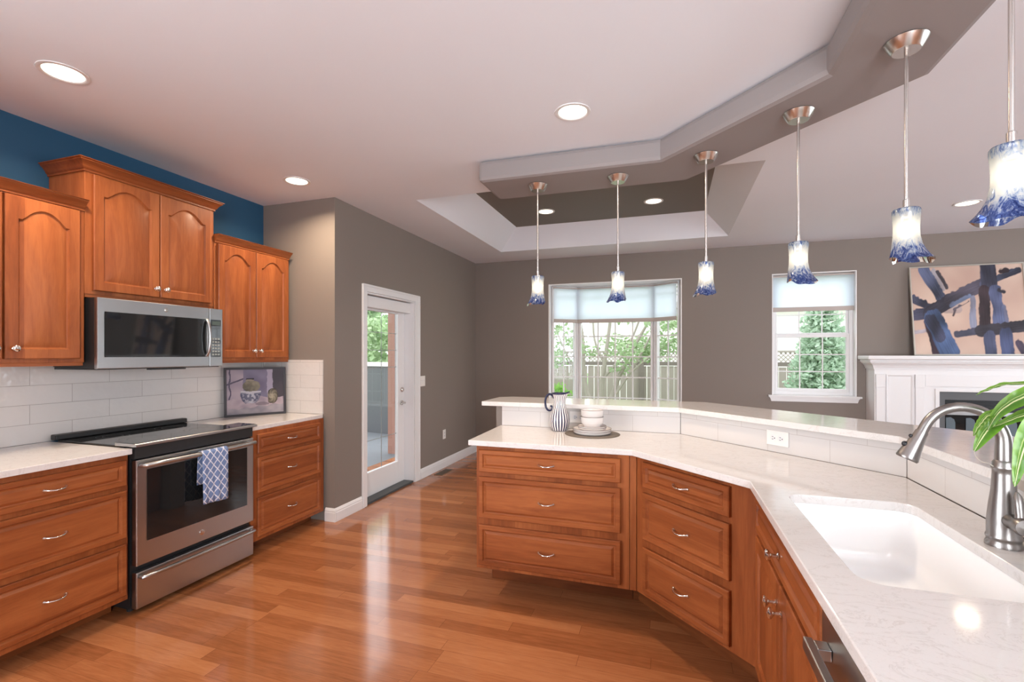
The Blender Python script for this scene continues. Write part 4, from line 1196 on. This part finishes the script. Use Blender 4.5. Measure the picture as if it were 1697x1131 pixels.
leaf([base, (.990, 1.500, 1.300), (.874, 1.467, 1.335), (.794, 1.494, 1.339), (.757, 1.503, 1.325), (.731, 1.504, 1.31)], .020, (-.1, -.4, .9))
leaf([base, (.960, 1.460, 1.300), (.856, 1.430, 1.330), (.806, 1.424, 1.322), (.773, 1.434, 1.304), (.739, 1.434, 1.272), (.721, 1.438, 1.230)], .050, (-.30, -.80, .50))
leaf([base, (.960, 1.480, 1.265), (.872, 1.446, 1.285), (.820, 1.450, 1.277), (.787, 1.449, 1.264), (.756, 1.449, 1.247), (.728, 1.452, 1.231)], .034, (-.25, -.75, .55))
leaf([(.745, 1.445, 1.276), (.722, 1.440, 1.264), (.709, 1.434, 1.250), (.697, 1.430, 1.234), (.690, 1.428, 1.216)], .021, (-.75, -.6, .2))
leaf([(.752, 1.455, 1.250), (.730, 1.450, 1.232), (.713, 1.445, 1.208), (.696, 1.440, 1.177)], .032, view)
leaf([base, (.930, 1.400, 1.290), (.800, 1.318, 1.300), (.743, 1.296, 1.272), (.714, 1.287, 1.236), (.698, 1.283, 1.190), (.686, 1.279, 1.134)], .056, (-.50, -.85, .1))
leaf([base, (1.15, 1.60, BT+.28), (1.25, 1.68, BT+.30), (1.33, 1.74, BT+.22)], .05, (0, 0, 1))
leaf([base, (1.18, 1.47, BT+.28), (1.28, 1.39, BT+.28), (1.35, 1.33, BT+.18)], .05, (0, 0, 1))
leaf([base, (1.10, 1.65, BT+.30), (1.09, 1.77, BT+.30), (1.07, 1.86, BT+.21)], .045, (0, 0, 1))
MB().tube(smooth_pts([(.696, 1.440, 1.180), (.700, 1.442, 1.166), (.714, 1.446, 1.153), (.728, 1.451, 1.150), (.740, 1.455, 1.142)]), .0011, 6).build('dry_leaf_tip', 'bark', pl).matrix_parent_inverse = Matrix.Translation(-Vector(pl.location))

# ------------------------------------------------------------------ outdoors
GZ = -.30
struct(MB().box(-30, 30, YF+.2, 45, GZ-.2, GZ).box(-30, XD-.2, -10, YF+.2, GZ-.2, GZ).build('ground', 'lawn_green'))
struct(MB().prism([(XD-.17, 3.0), (XD-.17, 6.40), (-3.6, 7.6), (-6.4, 7.8), (-7.5, 6.0), (-7.0, 3.0)], GZ+.001, -.03).build('patio', 'patio_concrete'))

def fence(label, x0, x1, y, ztop, zlat):
    root = thing('garden_fence', label, 'fence', ((x0+x1)/2, y, GZ), 0)
    off = -(x0+x1)/2
    m = MB(); rnd = random.Random(3)
    x = x0
    while x < x1:
        w_ = .135; m.box(x+off, x+w_+off, -.010+rnd.random()*.004, .010, .03, ztop-GZ-.004+rnd.uniform(-.02, .0)); x += w_+rnd.uniform(.006, .018)
    m.build('board_panel', 'fence_wood', root)
    MB().box(x0+off, x1+off, -.03, .03, ztop-GZ, ztop-GZ+.085).build('rail', 'fence_dark', root)
    MB().box(x0+off, x1+off, -.03, .03, zlat-GZ, zlat-GZ+.04).build('cap_rail', 'fence_wood', root)
    m = MB(); h_ = zlat-ztop-.087; x = x0
    while x < x1-h_:
        for s_ in (0, 1):
            a = (x+off, x+h_+off) if s_ == 0 else (x+h_+off, x+off)
            yy = -.006+.008*s_
            m.face([(a[0]-.012, yy, ztop-GZ+.086), (a[0]+.012, yy, ztop-GZ+.086), (a[1]+.012, yy, zlat-GZ), (a[1]-.012, yy, zlat-GZ)])
        x += .085
    l_ = m.build('lattice', 'fence_wood', root, weld=False)
    so = l_.modifiers.new('lath', 'SOLIDIFY'); so.thickness = .006
    x = x0+.4
    while x < x1:
        MB().box(x+off-.05, x+off+.05, -.085, -.035, 0.0, zlat-GZ+.08).build('post', 'fence_dark', root); x += 2.4
    return root
fence('weathered board fence with lattice top behind the maple tree', -5.8, 7.5, 11.2, 1.17, 1.46)

def foliage(parent, blobs, n, size, mat, seed):
    rnd = random.Random(seed); V = []; Fc = []
    tot = sum(b[3]**2 for b in blobs)
    for (cx, cy, cz, r, sz) in blobs:
        for _ in range(int(n*r*r/tot)):
            a = rnd.uniform(0, 2*pi); q = rnd.uniform(-1, 1); rr = r*rnd.random()**.4
            c = Vector((cx+rr*sqrt(1-q*q)*cos(a), cy+rr*sqrt(1-q*q)*sin(a), cz+rr*q*sz))
            d1 = Vector((rnd.gauss(0, 1), rnd.gauss(0, 1), rnd.gauss(0, .6))).normalized()
            d2 = d1.cross(Vector((rnd.gauss(0, 1), rnd.gauss(0, 1), rnd.gauss(0, 1)))).normalized()
            s_ = size*rnd.uniform(.6, 1.3); b = len(V)
            V += [c-d1*s_, c+d2*s_*.55, c+d1*s_, c-d2*s_*.55]; Fc.append((b, b+1, b+2, b+3))
    me = bpy.data.meshes.new('foliage'); me.from_pydata([tuple(v) for v in V], [], Fc); me.materials.append(MATS[mat])
    o = bpy.data.objects.new('foliage', me); COL.objects.link(o); o.parent = parent; return o
# maple outside the bay
mp = thing('maple_tree', 'multi-stemmed light green maple outside the bay window', 'tree', (-1.15, 9.0, GZ))
tr = MB(); rnd = random.Random(5)
stems = [((0, 0, 0), (.05, 0, .5), (.18, .05, 1.1), (.55, .1, 1.9), (.95, .15, 2.6)), ((-.05, .05, 0), (-.08, .02, .6), (-.02, 0, 1.4), (.10, 0, 2.3), (.15, .1, 3.1)),
         ((-.08, -.05, 0), (-.22, -.03, .6), (-.38, 0, 1.3), (-.42, .05, 2.1), (-.60, .1, 2.9)), ((.1, .02, .8), (.45, .02, 1.35), (.9, 0, 1.75), (1.35, .05, 2.05)), ((0, 0, 1.3), (.35, .1, 1.75), (.62, .1, 2.35), (.75, .1, 2.9)),
         ((-.35, 0, 1.2), (-.65, 0, 1.6), (-.95, .1, 2.2)), ((.02, 0, 1.5), (-.2, .1, 2.0), (-.25, .2, 2.7)), ((.5, .05, 1.45), (.75, -.05, 1.9), (1.05, -.1, 2.5))]
for st in stems:
    q = smooth_pts(st, 5); tr.tube(q, [.060*(1-.75*i/len(q)) if st[0][2] == 0 else .028*(1-.7*i/len(q)) for i in range(len(q))], 8)
tr.build('trunk', 'bark', mp, smooth=60)
bl = [(rnd.uniform(-1.3, 1.5), rnd.uniform(-.6, .6), rnd.uniform(1.75, 3.3), rnd.uniform(.22, .42), .6) for _ in range(30)]+[(-.9, 0, 1.6, .3, .6), (1.2, 0, 1.95, .35, .5), (.3, 0, 1.45, .22, .6)]
foliage(mp, bl, 3600, .050, 'maple_leaf', 4)
# conifer outside the narrow window
cf = thing('conifer_tree', 'soft green conifer filling the narrow window', 'tree', (2.52, 9.6, GZ))
MB().tube([(0, 0, 0), (0, 0, 2.6)], [.09, .02], 8).build('trunk', 'bark', cf, smooth=60)
bl = []
for i in range(46):
    z = .35+2.35*i/46; r = .80*(1-(z-.2)/2.9)
    a = i*2.4
    bl.append((r*.62*cos(a), r*.62*sin(a), z, .16+.22*r, .75))
foliage(cf, bl, 9000, .050, 'conifer_leaf', 9)
# tall trees and shrubs past the patio
for i, (x, y, zc_, r, lb) in enumerate(((-6.3, 9.9, 1.7, 1.25, 'broad leafy tree past the patio, seen through the door glass'), (-9.0, 13.6, 2.6, 2.0, 'taller leafy tree standing behind the patio tree'), (-4.4, 9.6, .7, .6, 'leafy shrub low beside the patio tree'))):
    tt = thing('garden_tree' if i < 2 else 'garden_shrub', lb, 'tree' if i < 2 else 'shrub', (x, y, GZ))
    MB().tube([(0, 0, 0), (.05, 0, zc_*.6), (0, .05, zc_+.4)], [.10, .07, .03], 8).build('trunk', 'bark', tt, smooth=60)
    rb = random.Random(20+i)
    bl = [(rb.uniform(-r, r)*.7, rb.uniform(-r, r)*.5, zc_-GZ*0+.3+rb.uniform(-r, r)*.7, r*.36, .8) for _ in range(16)]
    foliage(tt, bl, 3600, .085, 'tall_tree_leaf', 30+i)
sb = thing('garden_shrub', 'bright green shrub at the foot of the fence by the bay', 'shrub', (-2.25, 9.9, GZ))
MB().tube([(0, 0, 0), (.02, 0, .4)], [.03, .015], 6).build('trunk', 'bark', sb)
foliage(sb, [(0, 0, .45, .32, .9), (.15, 0, .75, .25, .9), (-.2, 0, .6, .25, .9), (.05, 0, .95, .2, .9)], 900, .045, 'bush_leaf', 41)
# neighbouring house beyond the fence
hs_ = thing('neighbour_house', 'pale neighbouring house beyond the board fence', 'house', (2.4, 17.5, GZ))
MB().box(-5.2, 5.2, 0, 6, 0, 3.3).build('wall', 'house_wall', hs_)
m = MB(); m.loft([[(-5.7, -.5, 3.3), (5.7, -.5, 3.3), (5.7, 6.5, 3.3), (-5.7, 6.5, 3.3)], [(-5.7, -.5, 3.5), (5.7, -.5, 3.5), (5.7, 6.5, 3.5), (-5.7, 6.5, 3.5)], [(-3, 2.9, 5.3), (3, 2.9, 5.3), (3, 3.1, 5.3), (-3, 3.1, 5.3)]], True, True)
m.build('roof', 'house_roof', hs_)
MB().box(2.6, 3.8, -.04, -.001, 1.3, 2.6).build('window', 'key_grey', hs_)
# patio: low curved wall with cap, brick column, roof beam
lw = thing('patio_wall', 'low patio wall with pale cap seen through the door', 'wall', (-4.9, 7.55, 0))
pts_o = [(-2.2+.35*i, .12*sin(i*.5)) for i in range(9)]
m = MB()
for i in range(8):
    (ax, ay), (bx_, by_) = pts_o[i], pts_o[i+1]
    m.prism([(ax, ay), (bx_, by_), (bx_, by_+.2), (ax, ay+.2)], -.029, 1.20)
m.build('wall_face', 'fire_grey', lw)
m = MB()
for i in range(8):
    (ax, ay), (bx_, by_) = pts_o[i], pts_o[i+1]
    m.prism([(ax, ay-.05), (bx_, by_-.05), (bx_, by_+.25), (ax, ay+.25)], 1.201, 1.27)
m.build('cap', 'house_wall', lw)
tag(MB().box(-3.90, -3.58, 6.05, 6.37, -.029, 2.9).build('brick_column', 'brick_red'), 'brick column standing at the patio edge beyond the door', 'column')
